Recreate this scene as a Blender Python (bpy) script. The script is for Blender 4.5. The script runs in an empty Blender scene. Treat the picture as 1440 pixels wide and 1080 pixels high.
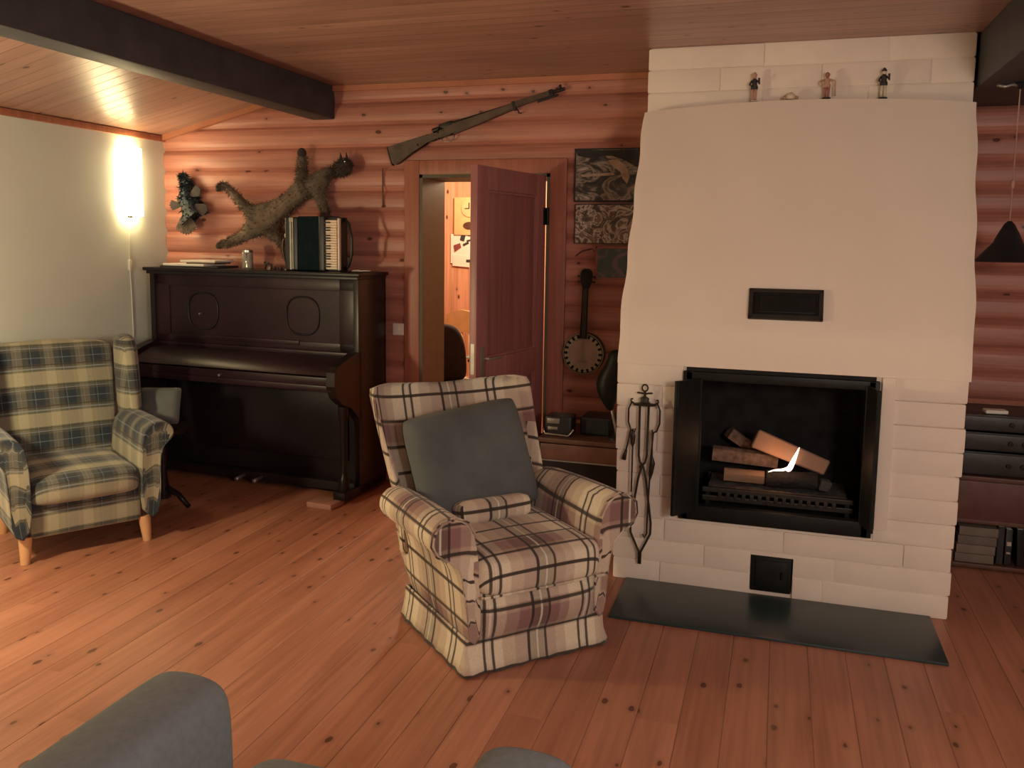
import bpy, bmesh, math, random
import mathutils.noise
from mathutils import Vector, Matrix, Euler
random.seed(7)
C = bpy.context.scene.collection
S = bpy.context.scene
PI = math.pi
# ------------------------------------------------------------------ camera
cam_d = bpy.data.cameras.new('camera'); cam = bpy.data.objects.new('camera', cam_d); C.objects.link(cam)
f = 1208.0
ax = Vector((3920, 195, -1208)).normalized()
ay = Vector((379, -135, 1208)); ay = (ay - ax * ax.dot(ay)).normalized()
az = ax.cross(ay)
if az.y > 0: az = -az
CAMZ = 1.55
right = Vector((ax.x, ay.x, az.x)); down = Vector((ax.y, ay.y, az.y)); fwd = Vector((ax.z, ay.z, az.z))
M3 = Matrix((right, -down, -fwd)).transposed()
cam.matrix_world = Matrix.Translation((0, 0, CAMZ)) @ M3.to_4x4()
cam_d.sensor_fit = 'HORIZONTAL'; cam_d.sensor_width = 36
cam_d.lens = f / 1440 * 36
cam_d.shift_y = -60 / 1440
cam_d.clip_start = 0.05
S.camera = cam
# ------------------------------------------------------------------ world, exposure, lights
w = bpy.data.worlds.new('world'); S.world = w; w.use_nodes = True
w.node_tree.nodes['Background'].inputs[0].default_value = (0.55, 0.42, 0.36, 1)
w.node_tree.nodes['Background'].inputs[1].default_value = 0.02
S.view_settings.view_transform = 'Standard'; S.view_settings.look = 'None'
S.view_settings.exposure = 0.0; S.view_settings.gamma = 1.0; S.view_settings.use_curve_mapping = False

def light(name, kind, loc, power, col, size=0.1, target=None, sizey=None):
    d = bpy.data.lights.new(name, kind); d.energy = power; d.color = col
    if kind == 'AREA':
        d.size = size
        if sizey: d.shape = 'RECTANGLE'; d.size_y = sizey
    else: d.shadow_soft_size = size
    o = bpy.data.objects.new(name, d); C.objects.link(o); o.location = loc
    if target is not None:
        o.rotation_euler = (Vector(target) - Vector(loc)).to_track_quat('-Z', 'Y').to_euler()
    return o
# the room's lamps behind and beside the camera, the lamp of the room beyond the door
light('ceiling_lamp_light', 'POINT', (1.1, 0.0, 1.75), 122, (1.0, 0.83, 0.74), 0.22)
light('floor_lamp_light', 'POINT', (-3.24, 2.12, 1.18), 78, (1.0, 0.82, 0.48), 0.08)
light('far_room_light', 'POINT', (-2.1, 6.3, 2.1), 95, (1.0, 0.76, 0.48), 0.12)

# ------------------------------------------------------------------ node helper
class NT:
    def __init__(s, name):
        s.m = bpy.data.materials.new(name); s.m.use_nodes = True; s.t = s.m.node_tree
        s.b = s.t.nodes['Principled BSDF']
    def n(s, typ, **kw):
        nd = s.t.nodes.new(typ)
        for k, v in kw.items(): setattr(nd, k, v)
        return nd
    def put(s, sock, v):
        if hasattr(v, 'is_output') or isinstance(v, bpy.types.NodeSocket): s.t.links.new(v, sock)
        else: sock.default_value = v
    def math(s, op, a, b=0.0, c=None, clamp=False):
        nd = s.n('ShaderNodeMath', operation=op, use_clamp=clamp)
        s.put(nd.inputs[0], a); s.put(nd.inputs[1], b)
        if c is not None: s.put(nd.inputs[2], c)
        return nd.outputs[0]
    def comb(s, x, y, z):
        nd = s.n('ShaderNodeCombineXYZ'); s.put(nd.inputs[0], x); s.put(nd.inputs[1], y); s.put(nd.inputs[2], z); return nd.outputs[0]
    def xyz(s, kind='Object'):
        tc = s.n('ShaderNodeTexCoord'); sp = s.n('ShaderNodeSeparateXYZ'); s.t.links.new(tc.outputs[kind], sp.inputs[0])
        return sp.outputs[0], sp.outputs[1], sp.outputs[2]
    def noise(s, vec, scale=5, detail=3, rough=.55):
        nd = s.n('ShaderNodeTexNoise'); nd.inputs['Scale'].default_value = scale; nd.inputs['Detail'].default_value = detail
        nd.inputs['Roughness'].default_value = rough
        if vec is not None: s.t.links.new(vec, nd.inputs['Vector'])
        return nd.outputs['Fac']
    def ramp(s, fac, stops, interp='LINEAR'):
        nd = s.n('ShaderNodeValToRGB'); cr = nd.color_ramp; cr.interpolation = interp
        while len(cr.elements) < len(stops): cr.elements.new(0.5)
        for e, (p, c) in zip(cr.elements, stops):
            e.position = p; e.color = tuple(c) if len(c) == 4 else (*c, 1)
        s.put(nd.inputs[0], fac); return nd.outputs[0], nd.outputs[1]
    def mix(s, fac, a, b, mode='MIX'):
        nd = s.n('ShaderNodeMix', data_type='RGBA', blend_type=mode)
        s.put(nd.inputs[0], fac)
        for i, v in ((6, a), (7, b)):
            if isinstance(v, tuple): nd.inputs[i].default_value = (*v[:3], 1)
            else: s.t.links.new(v, nd.inputs[i])
        return nd.outputs[2]
    def sstep(s, v, lo, hi):
        nd = s.n('ShaderNodeMapRange', interpolation_type='SMOOTHSTEP'); s.put(nd.inputs[0], v)
        nd.inputs[1].default_value = lo; nd.inputs[2].default_value = hi
        return nd.outputs[0]
    def bump(s, h, strength=.3, dist=.01):
        nd = s.n('ShaderNodeBump'); nd.inputs['Strength'].default_value = strength; nd.inputs['Distance'].default_value = dist
        s.t.links.new(h, nd.inputs['Height']); s.t.links.new(nd.outputs[0], s.b.inputs['Normal'])
    def col(s, v):
        s.put(s.b.inputs['Base Color'], (*v, 1) if isinstance(v, tuple) else v)
    def rough(s, v): s.put(s.b.inputs['Roughness'], v)

def plain(name, col, rough=.6, metal=0.0, var=.12, scale=14, bump=0.0):
    k = NT(name); tc = k.n('ShaderNodeTexCoord')
    nz = k.noise(tc.outputs['Object'], scale, 4)
    lo = tuple(c * (1 - var) for c in col); hi = tuple(min(1, c * (1 + var)) for c in col)
    c, _ = k.ramp(nz, [(.3, lo), (.7, hi)]); k.col(c); k.rough(rough); k.b.inputs['Metallic'].default_value = metal
    if bump: k.bump(nz, bump, .01)
    return k.m

def boards(name, across, along, width, c1, c2, rough=.4, knots=True, off=0.0, groove=.003, knotcol=(.07, .022, .012), endj=False, kden=.45, gb=.5):
    k = NT(name); p = k.xyz(); a = k.math('ADD', p[across], -off); l = p[along]
    t = k.math('DIVIDE', a, width); idn = k.math('FLOOR', t); fr = k.math('FRACT', t)
    wn = k.n('ShaderNodeTexWhiteNoise', noise_dimensions='1D'); k.put(wn.inputs['W'], idn); rnd = wn.outputs['Value']
    l2 = k.math('ADD', l, k.math('MULTIPLY', rnd, 13.0))
    if endj:
        seg = k.math('FLOOR', k.math('DIVIDE', l2, 3.1))
        wn2 = k.n('ShaderNodeTexWhiteNoise', noise_dimensions='2D'); k.put(wn2.inputs['Vector'], k.comb(idn, seg, 0.0)); rnd = wn2.outputs['Value']
    grain = k.noise(k.comb(k.math('MULTIPLY', a, 34.0), k.math('MULTIPLY', l2, 1.6), k.math('MULTIPLY', rnd, 5.0)), 1.0, 5, .6)
    big = k.noise(k.comb(k.math('MULTIPLY', a, 5.0), k.math('MULTIPLY', l2, .8), 0.0), 1.0, 2)
    base = k.mix(rnd, c1, c2)
    g, _ = k.ramp(grain, [(.3, (.72, .66, .62)), (.62, (1.08, 1.05, 1.0))])
    base = k.mix(.85, base, g, 'MULTIPLY')
    b2, _ = k.ramp(big, [(.3, (.84, .80, .78)), (.7, (1.1, 1.1, 1.1))])
    base = k.mix(.8, base, b2, 'MULTIPLY')
    if knots:
        v = k.n('ShaderNodeTexVoronoi', voronoi_dimensions='2D', feature='F1'); v.inputs['Scale'].default_value = 1.0
        v.inputs['Randomness'].default_value = .85
        k.put(v.inputs['Vector'], k.comb(k.math('MULTIPLY', a, 9.0), k.math('MULTIPLY', l2, 5.0), 0.0))
        sp = k.n('ShaderNodeSeparateColor'); k.t.links.new(v.outputs['Color'], sp.inputs[0])
        wob = k.math('MULTIPLY', k.math('SUBTRACT', k.noise(k.comb(k.math('MULTIPLY', a, 60.0), k.math('MULTIPLY', l2, 60.0), 0.0), 1.0, 1), .5), .06)
        dd = k.math('ADD', v.outputs['Distance'], wob)
        r = k.math('ADD', k.math('MULTIPLY', sp.outputs[1], .06), .04)
        core = k.math('LESS_THAN', dd, r)
        halo = k.math('SUBTRACT', 1.0, k.sstep(dd, .05, .20))
        sel = k.math('LESS_THAN', sp.outputs[0], kden)
        base = k.mix(k.math('MULTIPLY', k.math('MULTIPLY', halo, sel), .45), base, tuple(c * .55 for c in c1))
        base = k.mix(k.math('MULTIPLY', k.math('MULTIPLY', core, sel), .85), base, knotcol)
    edge = k.math('MULTIPLY', k.math('MINIMUM', fr, k.math('SUBTRACT', 1.0, fr)), width)
    if groove > 0:
        gm = k.math('SUBTRACT', 1.0, k.sstep(edge, 0.0, groove))
        base = k.mix(k.math('MULTIPLY', gm, .5), base, tuple(c * .2 for c in c1))
        h = k.math('ADD', k.math('MULTIPLY', k.math('SUBTRACT', 1.0, gm), 1.0), k.math('MULTIPLY', grain, .12))
    else: h = grain
    k.bump(h, gb, .004)
    k.col(base); k.rough(k.math('ADD', k.math('MULTIPLY', grain, .18), rough - .09))
    return k.m

def lineramp(k, x, period, off, stops):
    t = k.math('FRACT', k.math('ADD', k.math('DIVIDE', x, period), off))
    return k.ramp(t, stops, 'LINEAR')
def crisp(bands, soft=.008):
    out = []
    for i, (a, c) in enumerate(bands):
        if i: out.append((max(0, a - soft), bands[i - 1][1]))
        out.append((min(1, a + (soft if i else 0)), c))
    return out
def plaid(name, pu, pv, bu, bv, lu, lv, ou=0, ov=0, rough=.95, w=.5):
    """two sets of broad bands crossed, then thin over-lines (rgba)"""
    k = NT(name); uv = k.n('ShaderNodeUVMap'); sp = k.n('ShaderNodeSeparateXYZ'); k.t.links.new(uv.outputs[0], sp.inputs[0])
    wob = k.noise(k.comb(k.math('MULTIPLY', sp.outputs[0], 3.0), k.math('MULTIPLY', sp.outputs[1], 3.0), 0.0), 1.0, 1)
    u = k.math('ADD', sp.outputs[0], k.math('MULTIPLY', wob, .012)); v = k.math('ADD', sp.outputs[1], k.math('MULTIPLY', wob, .012))
    cu, _ = lineramp(k, u, pu, ou, crisp(bu)); cv, _ = lineramp(k, v, pv, ov, crisp(bv))
    c = k.mix(w, cu, cv)
    for (x, p, o, L) in ((u, pu, ou, lu), (v, pv, ov, lv)):
        if L:
            lc, la = lineramp(k, x, p, o, crisp(L, .004)); c = k.mix(la, c, lc)
    tc = k.n('ShaderNodeTexCoord')
    fine = k.noise(tc.outputs['Object'], 260, 2); f2, _ = k.ramp(fine, [(.3, (.78, .78, .78)), (.7, (1.12, 1.12, 1.12))])
    c = k.mix(.6, c, f2, 'MULTIPLY')
    k.col(c); k.rough(rough); k.bump(fine, .25, .002)
    k.b.inputs['Sheen Weight'].default_value = .15
    return k.m
def emit(name, col, strength):
    k = NT(name); k.col(col); k.b.inputs['Emission Color'].default_value = (*col, 1); k.b.inputs['Emission Strength'].default_value = strength
    return k.m

# ------------------------------------------------------------------ materials
M = {}
M['floor'] = boards('pine_floor', 0, 1, .138, (.40, .170, .108), (.48, .215, .14), rough=.38, off=.03, endj=True, kden=.33, knotcol=(.10, .035, .02))
M['ceiling'] = boards('pine_ceiling', 1, 0, .095, (.36, .210, .175), (.43, .255, .21), rough=.34, off=.02, kden=.16, groove=.004)
M['log'] = boards('pine_logs', 2, 0, .1365, (.42, .18, .14), (.49, .22, .17), rough=.42, off=2.265 - .1365 * 20, groove=.0, kden=.22, gb=.25)
M['casing'] = boards('door_casing_pine', 0, 2, .5, (.36, .13, .09), (.40, .15, .10), rough=.45, knots=False, groove=0, gb=.1)
M['door'] = boards('dark_red_door', 0, 2, .21, (.31, .125, .13), (.35, .145, .15), rough=.42, knots=False, groove=0, gb=.1)
M['doorpanel'] = boards('dark_red_door_panel', 0, 2, .09, (.25, .10, .105), (.30, .12, .125), rough=.42, knots=False, groove=.002, gb=.1)
M['farwood'] = boards('far_room_pine', 0, 2, .14, (.60, .33, .21), (.66, .38, .25), rough=.5, kden=.25)
M['trimwood'] = boards('trim_pine', 1, 0, .9, (.42, .17, .10), (.48, .2, .12), rough=.35, knots=False, groove=0, gb=.1)
M['white_wall'] = plain('white_plaster_wall', (.66, .69, .63), .85, var=.03, scale=3, bump=.05)
M['beam'] = plain('dark_brown_beam', (.058, .058, .066), .55, var=.2, scale=8, bump=.1)
M['chimney'] = plain('white_limewashed_masonry', (.80, .70, .60), .82, var=.045, scale=5, bump=.25)
M['plaster'] = plain('white_limewashed_plaster', (.80, .69, .59), .80, var=.03, scale=2.5, bump=.18)
M['soot'] = plain('sooty_firebox', (.018, .017, .017), .9, var=.4)
M['iron'] = plain('black_iron', (.014, .015, .014), .45, metal=.3, var=.3)
M['wrought'] = plain('wrought_iron', (.03, .024, .018), .5, metal=.4, var=.3)
M['ash'] = plain('grey_ash', (.07, .065, .06), .95, var=.4, scale=40)
M['slab'] = plain('grey_green_slate', (.024, .043, .046), .30, var=.15, scale=6, bump=.03)
M['slabdark'] = plain('black_slate_insert', (.014, .015, .016), .2, var=.15)
M['split'] = boards('split_birch', 1, 0, .04, (.30, .19, .13), (.37, .25, .18), rough=.8, knots=False, groove=0)
M['bark'] = plain('birch_bark', (.19, .12, .085), .9, var=.5, scale=30, bump=.5)
M['char'] = plain('charred_wood', (.012, .011, .011), .9, var=.5, scale=40, bump=.8)
M['flame'] = emit('flame', (1.0, .66, .50), 4)
M['piano'] = plain('dark_mahogany_lacquer', (.014, .011, .014), .34, var=.45, scale=2.2)
M['piano_side'] = plain('dark_mahogany_side', (.017, .012, .012), .3, var=.3, scale=3)
M['piano_red'] = plain('red_mahogany_lacquer', (.024, .011, .016), .34, var=.35, scale=3)
M['black'] = plain('black_plastic', (.012, .013, .015), .4, var=.2)
M['blackcloth'] = plain('black_cloth', (.022, .023, .027), .95, var=.3)
M['teal'] = plain('dark_teal_accordion_cloth', (.012, .030, .032), .5, var=.3)
M['ivory'] = plain('ivory_keys', (.72, .58, .44), .35, var=.05)
M['chrome'] = plain('chrome', (.55, .52, .48), .22, metal=.9, var=.1)
M['dullmetal'] = plain('dull_metal', (.32, .30, .27), .4, metal=.7, var=.15)
M['white'] = plain('white_plastic', (.75, .70, .62), .5, var=.03)
M['paper'] = plain('white_paper', (.78, .74, .66), .8, var=.04)
M['paperdark'] = plain('dark_ink', (.03, .028, .03), .8, var=.2)
M['paperred'] = plain('dull_red_ink', (.22, .05, .05), .8, var=.2)
M['greycloth'] = plain('grey_wool_upholstery', (.155, .172, .180), .95, var=.10, scale=60, bump=.15)
M['cushion'] = plain('grey_cushion_cotton', (.105, .115, .115), .95, var=.16, scale=5, bump=.2)
M['legwood'] = plain('light_beech', (.62, .34, .17), .5, var=.08)
M['palewood'] = plain('pale_yellow_wood', (.72, .50, .24), .5, var=.08)
M['oldwood'] = plain('brown_wood', (.10, .042, .026), .5, var=.25)
M['riflewood'] = plain('old_rifle_stock_wood', (.085, .055, .036), .55, var=.35, scale=16)
M['riflemetal'] = plain('rifle_steel', (.035, .033, .032), .4, metal=.5, var=.3)
M['fur'] = plain('grey_brown_fur', (.125, .095, .068), 1.0, var=.7, scale=7)
M['furdark'] = plain('dark_fur', (.045, .033, .027), 1.0, var=.45, scale=18)
M['feather'] = plain('blue_green_feathers', (.009, .019, .027), .6, var=.7, scale=22)
M['featherbrown'] = plain('brown_feathers', (.022, .013, .010), .8, var=.5, scale=22)
M['plasterdrum'] = plain('aged_drum_skin', (.42, .32, .26), .7, var=.08)
M['glass'] = plain('jar_glass', (.30, .27, .22), .1, var=.3, scale=25)
k = NT('lamp_paper'); k.col((1, .93, .75)); k.b.inputs['Emission Color'].default_value = (1, .78, .42, 1); k.b.inputs['Emission Strength'].default_value = 16
M['lampshade'] = k.m

CREAM = (.76, .66, .50); MAUVE = (.26, .135, .13); OLIVE = (.085, .065, .045); DARK = (.032, .022, .018); TAN = (.45, .33, .25); WHITE = (.72, .66, .56)
Z4 = (0, 0, 0, 0)
M['plaidA'] = plaid('red_cream_plaid', .40, .34,
    [(0, CREAM), (.14, TAN), (.27, MAUVE), (.43, OLIVE), (.57, MAUVE), (.70, TAN), (.80, CREAM)],
    [(0, CREAM), (.34, TAN), (.44, MAUVE), (.66, TAN), (.74, CREAM)],
    [(0, (*WHITE, .8)), (.012, Z4), (.025, (*DARK, .92)), (.052, Z4), (.395, (*DARK, .95)), (.425, Z4), (.49, (*WHITE, .85)), (.515, Z4), (.575, (*DARK, .9)), (.60, Z4), (.940, (*DARK, .92)), (.967, Z4), (.985, (*WHITE, .8))],
    [(0, Z4), (.015, (*DARK, .95)), (.055, Z4), (.355, (*DARK, .92)), (.395, Z4), (.69, (*DARK, .92)), (.725, Z4)], ou=.5, ov=.0)
NAVY = (.022, .032, .045); CHAR = (.075, .072, .062); BEIGE = (.36, .32, .22); GREEN = (.12, .12, .085); LBLUE = (.30, .34, .38)
M['plaidB'] = plaid('navy_beige_plaid', .155, .235,
    [(0, BEIGE), (.30, GREEN), (.48, NAVY), (.86, GREEN)],
    [(0, BEIGE), (.32, GREEN), (.42, CHAR), (.50, NAVY), (.82, CHAR), (.92, GREEN)],
    [(0, (0, 0, 0, 0)), (.12, (*LBLUE, .35)), (.14, (0, 0, 0, 0)), (.56, (*LBLUE, .4)), (.58, (0, 0, 0, 0))],
    [(0, (0, 0, 0, 0)), (.37, (*LBLUE, .55)), (.40, (0, 0, 0, 0)), (.46, (*DARK, .7)), (.49, (0, 0, 0, 0)), (.64, (*LBLUE, .35)), (.66, (0, 0, 0, 0)), (.88, (*LBLUE, .5)), (.905, (0, 0, 0, 0)), (.95, (*DARK, .6)), (.97, (0, 0, 0, 0))], ou=.1, ov=.35, w=.72)

for q_ in ('piano', 'piano_red', 'piano_side', 'iron', 'soot', 'beam'): M[q_].node_tree.nodes['Principled BSDF'].inputs['Specular IOR Level'].default_value = .22
# ------------------------------------------------------------------ mesh helpers
class MB:
    def __init__(s): s.bm = bmesh.new()
    def _x(s, verts, mat): bmesh.ops.transform(s.bm, matrix=mat, verts=verts)
    def box(s, x0, x1, y0, y1, z0, z1, bevel=0.0, seg=2, mat=None):
        r = bmesh.ops.create_cube(s.bm, size=1.0); vs = r['verts']
        m = Matrix.Translation(((x0 + x1) / 2, (y0 + y1) / 2, (z0 + z1) / 2)) @ Matrix.Diagonal((abs(x1 - x0), abs(y1 - y0), abs(z1 - z0), 1))
        s._x(vs, m)
        if bevel > 0:
            es = list({e for v in vs for e in v.link_edges})
            rr = bmesh.ops.bevel(s.bm, geom=es, offset=bevel, segments=seg, affect='EDGES', profile=.6)
            vs = rr['verts'] if rr['verts'] else vs
            vs = list({v for fce in rr['faces'] for v in fce.verts} | {v for v in vs if v.is_valid})
        if mat is not None: s._x([v for v in vs if v.is_valid], mat)
        return s
    def tube(s, pts, rad, n=8, caps=True):
        pts = [Vector(p) for p in pts]; rads = rad if isinstance(rad, (list, tuple)) else [rad] * len(pts)
        rings = []; prev = None
        for i, p in enumerate(pts):
            d = (pts[min(i + 1, len(pts) - 1)] - pts[max(i - 1, 0)])
            if d.length < 1e-9: d = Vector((0, 0, 1))
            d.normalize()
            if prev is None: up = Vector((0, 0, 1)) if abs(d.z) < .9 else Vector((1, 0, 0)); u = d.cross(up).normalized()
            else: u = (prev - d * prev.dot(d)); u = u.normalized() if u.length > 1e-6 else d.orthogonal().normalized()
            prev = u; v = d.cross(u)
            rings.append([s.bm.verts.new(p + (u * math.cos(2 * PI * k / n) + v * math.sin(2 * PI * k / n)) * rads[i]) for k in range(n)])
        for a, b in zip(rings, rings[1:]):
            for k in range(n): s.bm.faces.new((a[k], a[(k + 1) % n], b[(k + 1) % n], b[k]))
        if caps:
            s.bm.faces.new(rings[0][::-1]); s.bm.faces.new(rings[-1])
        return s
    def lathe(s, prof, c=(0, 0, 0), n=24, mat=None):
        rings = []; vs = []
        for r, z in prof:
            ring = [s.bm.verts.new((c[0] + max(r, 1e-4) * math.cos(2 * PI * k / n), c[1] + max(r, 1e-4) * math.sin(2 * PI * k / n), c[2] + z)) for k in range(n)]
            rings.append(ring); vs += ring
        for a, b in zip(rings, rings[1:]):
            for k in range(n): s.bm.faces.new((a[k], a[(k + 1) % n], b[(k + 1) % n], b[k]))
        s.bm.faces.new(rings[0][::-1]); s.bm.faces.new(rings[-1])
        if mat is not None: s._x(vs, mat)
        return s
    def loft(s, secs, closed=True, caps=True):
        rings = [[s.bm.verts.new(p) for p in sec] for sec in secs]; n = len(secs[0])
        for a, b in zip(rings, rings[1:]):
            for k in range(n if closed else n - 1): s.bm.faces.new((a[k], a[(k + 1) % n], b[(k + 1) % n], b[k]))
        if caps and closed: s.bm.faces.new(rings[0][::-1]); s.bm.faces.new(rings[-1])
        return s
    def prism(s, pts, y0, y1):           # outline in x,z extruded along y
        a = [s.bm.verts.new((p[0], y0, p[1])) for p in pts]; b = [s.bm.verts.new((p[0], y1, p[1])) for p in pts]; n = len(pts)
        s.bm.faces.new(a); s.bm.faces.new(b[::-1])
        for k in range(n): s.bm.faces.new((a[k], b[k], b[(k + 1) % n], a[(k + 1) % n]))
        return s
    def grid(s, fn, nu, nv):
        g = [[s.bm.verts.new(fn(i / nu, j / nv)) for i in range(nu + 1)] for j in range(nv + 1)]
        for j in range(nv):
            for i in range(nu): s.bm.faces.new((g[j][i], g[j][i + 1], g[j + 1][i + 1], g[j + 1][i]))
        return s
    def pillow(s, w, h, t, n=14, mat=None, pinch=.06):
        vs = []
        for sgn in (1, -1):
            g = []
            for j in range(n + 1):
                row = []
                for i in range(n + 1):
                    u = -1 + 2 * i / n; v = -1 + 2 * j / n
                    kx = 1 - pinch * (1 - abs(v) ** 2) * abs(u) ** 4; kz = 1 - pinch * (1 - abs(u) ** 2) * abs(v) ** 4
                    th = t * .5 * ((1 - u ** 4) * (1 - v ** 4)) ** .5 + .004
                    th *= 1 + .05 * math.sin(9 * u + 5 * v) * (1 - u * u)
                    th += .016 * (mathutils.noise.noise(Vector((u * 1.6, v * 4.2, w))) * (1 - u * u) * (1 - v * v)) * (1.6 - v) * .6
                    rc = 1 - .075 * (u * v) ** 4; kx *= rc; kz *= rc
                    p = s.bm.verts.new((u * w / 2 * kx, -sgn * th, v * h / 2 * kz)); row.append(p); vs.append(p)
                g.append(row)
            for j in range(n):
                for i in range(n):
                    q = (g[j][i], g[j][i + 1], g[j + 1][i + 1], g[j + 1][i]); s.bm.faces.new(q if sgn > 0 else q[::-1])
        if mat is not None: s._x(vs, mat)
        bmesh.ops.remove_doubles(s.bm, verts=s.bm.verts, dist=.0001)
        return s
    def build(s, name, mat, parent=None, smooth=False, sub=0, solid=0, uv=False, norm=True, mats=None, ang=None):
        if norm: bmesh.ops.recalc_face_normals(s.bm, faces=s.bm.faces)
        me = bpy.data.meshes.new(name)
        if uv:
            L = s.bm.loops.layers.uv.new('UVMap')
            for fc in s.bm.faces:
                n = fc.normal; a = max(range(3), key=lambda q: abs(n[q]))
                for lp in fc.loops:
                    c = lp.vert.co
                    if uv == 'drape': q = (c.y, c.z) if abs(n.x) > .985 else (c.x, c.y + c.z)
                    elif uv == 'lean': q = (c.y, c.z) if abs(n.x) > .85 else (c.x, c.z + .3 * c.y)
                    elif uv == 'arm': q = (c.x, c.z) if abs(n.y) > .75 else (c.y, c.z - abs(c.x))
                    else: q = (c.y, c.z) if a == 0 else ((c.x, c.z) if a == 1 else (c.x, c.y))
                    lp[L].uv = q
        s.bm.to_mesh(me); s.bm.free()
        me.materials.append(M[mat] if isinstance(mat, str) else mat)
        if mats:
            for m_ in mats: me.materials.append(M[m_])
        o = bpy.data.objects.new(name, me); C.objects.link(o)
        if parent: o.parent = parent
        if smooth or sub or ang:
            for p in me.polygons: p.use_smooth = True
        if ang: me.set_sharp_from_angle(angle=math.radians(ang))
        if solid: md = o.modifiers.new('s', 'SOLIDIFY'); md.thickness = solid; md.offset = 0
        if sub: md = o.modifiers.new('b', 'SUBSURF'); md.levels = sub; md.render_levels = sub
        return o
def thing(name, label, cat, loc=(0, 0, 0), rotz=0, group=None):
    o = bpy.data.objects.new(name, None); C.objects.link(o); o.empty_display_size = .1
    o.location = loc; o.rotation_euler = (0, 0, rotz); o['label'] = label; o['category'] = cat
    if group: o['group'] = group
    return o
def tag(o, label, cat, group=None):
    o['label'] = label; o['category'] = cat
    if group: o['group'] = group
    return o
def struct(o): o['kind'] = 'structure'; return o
def copy_tree(o, parent=None):
    c = o.copy(); C.objects.link(c); c.parent = parent
    for ch in [x for x in bpy.data.objects if x.parent == o]: copy_tree(ch, c)
    return c
def R(ax_, deg): return Matrix.Rotation(math.radians(deg), 4, ax_)
def T(x, y, z): return Matrix.Translation((x, y, z))
def label_part(o, l): o['label'] = l; return o

# ================================================================== SETTING
WY = 4.967; LX = -4.03; CZ = 2.503; BX0, BX1 = -2.889, -2.728
b = MB(); b.box(LX - .1, 2.3, -1.6, 5.35, -.08, 0); struct(b.build('floor', 'floor'))
b = MB()
def quadslab(b, p0, p1, y0, y1, th=.05):
    (x0, z0), (x1, z1) = p0, p1
    b.prism([(x0, z0), (x1, z1), (x1, z1 + th), (x0, z0 + th)], y0, y1)
quadslab(b, (LX, 2.224), (BX0, 2.50), -1.6, WY + .02)
quadslab(b, (BX0, CZ), (2.3, CZ), -1.6, WY + .02)
struct(b.build('ceiling', 'ceiling'))
b = MB(); b.box(BX0, BX1, -1.6, WY, 2.300, CZ, .012); struct(b.build('trim_1', 'beam', ang=40))
b = MB(); b.box(.80, 1.22, -1.6, WY, 2.262, CZ, .012); struct(b.build('trim_2', 'beam', ang=40))
b = MB(); b.box(LX - .1, LX, -1.6, 5.1, 0, 2.23); struct(b.build('wall_left', 'white_wall'))
b = MB(); b.box(2.2, 2.3, -1.6, 5.1, 0, CZ + .05); struct(b.build('wall_right', 'white_wall'))
b = MB(); b.box(LX - .1, 2.3, -1.7, -1.6, 0, CZ + .05); struct(b.build('wall_front', 'white_wall'))
# log wall: every log a rounded course of the same wall
PITCH = .1365; J0 = 2.265
def logs(b, x0, x1, z0, z1, y=WY, n=8):
    k0 = math.floor((z0 - J0) / PITCH); k1 = math.ceil((z1 - J0) / PITCH)
    for k in range(k0, k1):
        za, zb = J0 + k * PITCH, J0 + (k + 1) * PITCH
        prof = []
        for i in range(n + 1):
            u = i / n; z = za + u * PITCH
            d = .024 * (1 - abs(2 * u - 1) ** 3.2) - .012
            prof.append((z, -d))
        for (zA, dA), (zB, dB) in zip(prof, prof[1:]):
            if zB < z0 - 1e-6 or zA > z1 + 1e-6: continue
            zA2, zB2 = max(zA, z0), min(zB, z1)
            if zB2 - zA2 < 1e-5: continue
            rr = random.Random(k * 7 + 3)
            vs = [b.bm.verts.new(p) for p in ((x0, y + dA, zA2), (x1, y + dA, zA2), (x1, y + dB, zB2), (x0, y + dB, zB2))]
            b.bm.faces.new(vs)
DX0, DX1, DZ = -2.14, -1.31, 1.95
b = MB(); logs(b, LX, DX0, 0, CZ); logs(b, DX0, DX1, DZ, CZ); logs(b, DX1, 2.2, 0, CZ)
for (x0, x1, z0, z1) in ((LX, DX0, 0, CZ), (DX0, DX1, DZ, CZ), (DX1, 2.2, 0, CZ)): b.box(x0, x1, WY + .015, WY + .33, z0, z1)
o = b.build('wall_back', 'log', norm=False, ang=50); struct(o)
# cornice along the left wall and up the gable
b = MB(); b.box(LX, LX + .022, -1.6, WY - .01, 2.185, 2.224, .004); struct(b.build('trim_3', 'trimwood', ang=40))
b = MB(); b.prism([(LX + .0, 2.19), (BX0, 2.466), (BX0, 2.50), (LX, 2.224)], WY - .045, WY - .008); struct(b.build('trim_4', 'trimwood'))
b = MB(); b.prism([(BX1, 2.468), (-.0, 2.468), (-.0, 2.502), (BX1, 2.502)], WY - .035, WY - .008); struct(b.build('trim_5', 'trimwood'))
# door casing and lining
b = MB()
b.box(DX0 - .10, DX0, WY - .035, WY + .0, 0, DZ + .085, .004); b.box(DX1, DX1 + .10, WY - .035, WY, 0, DZ + .085, .004)
b.box(DX0, DX1, WY - .035, WY, DZ, DZ + .085, .004)
struct(b.build('trim_6', 'casing', ang=40))
b = MB(); b.box(DX0, DX0 + .02, WY - .03, WY + .34, 0, DZ); b.box(DX1 - .02, DX1, WY - .03, WY + .34, 0, DZ); b.box(DX0, DX1, WY - .03, WY + .34, DZ - .02, DZ)
M['lining'] = plain('olive_door_lining', (.11, .095, .06), .6, var=.1)
struct(b.build('trim_7', 'lining'))
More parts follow.
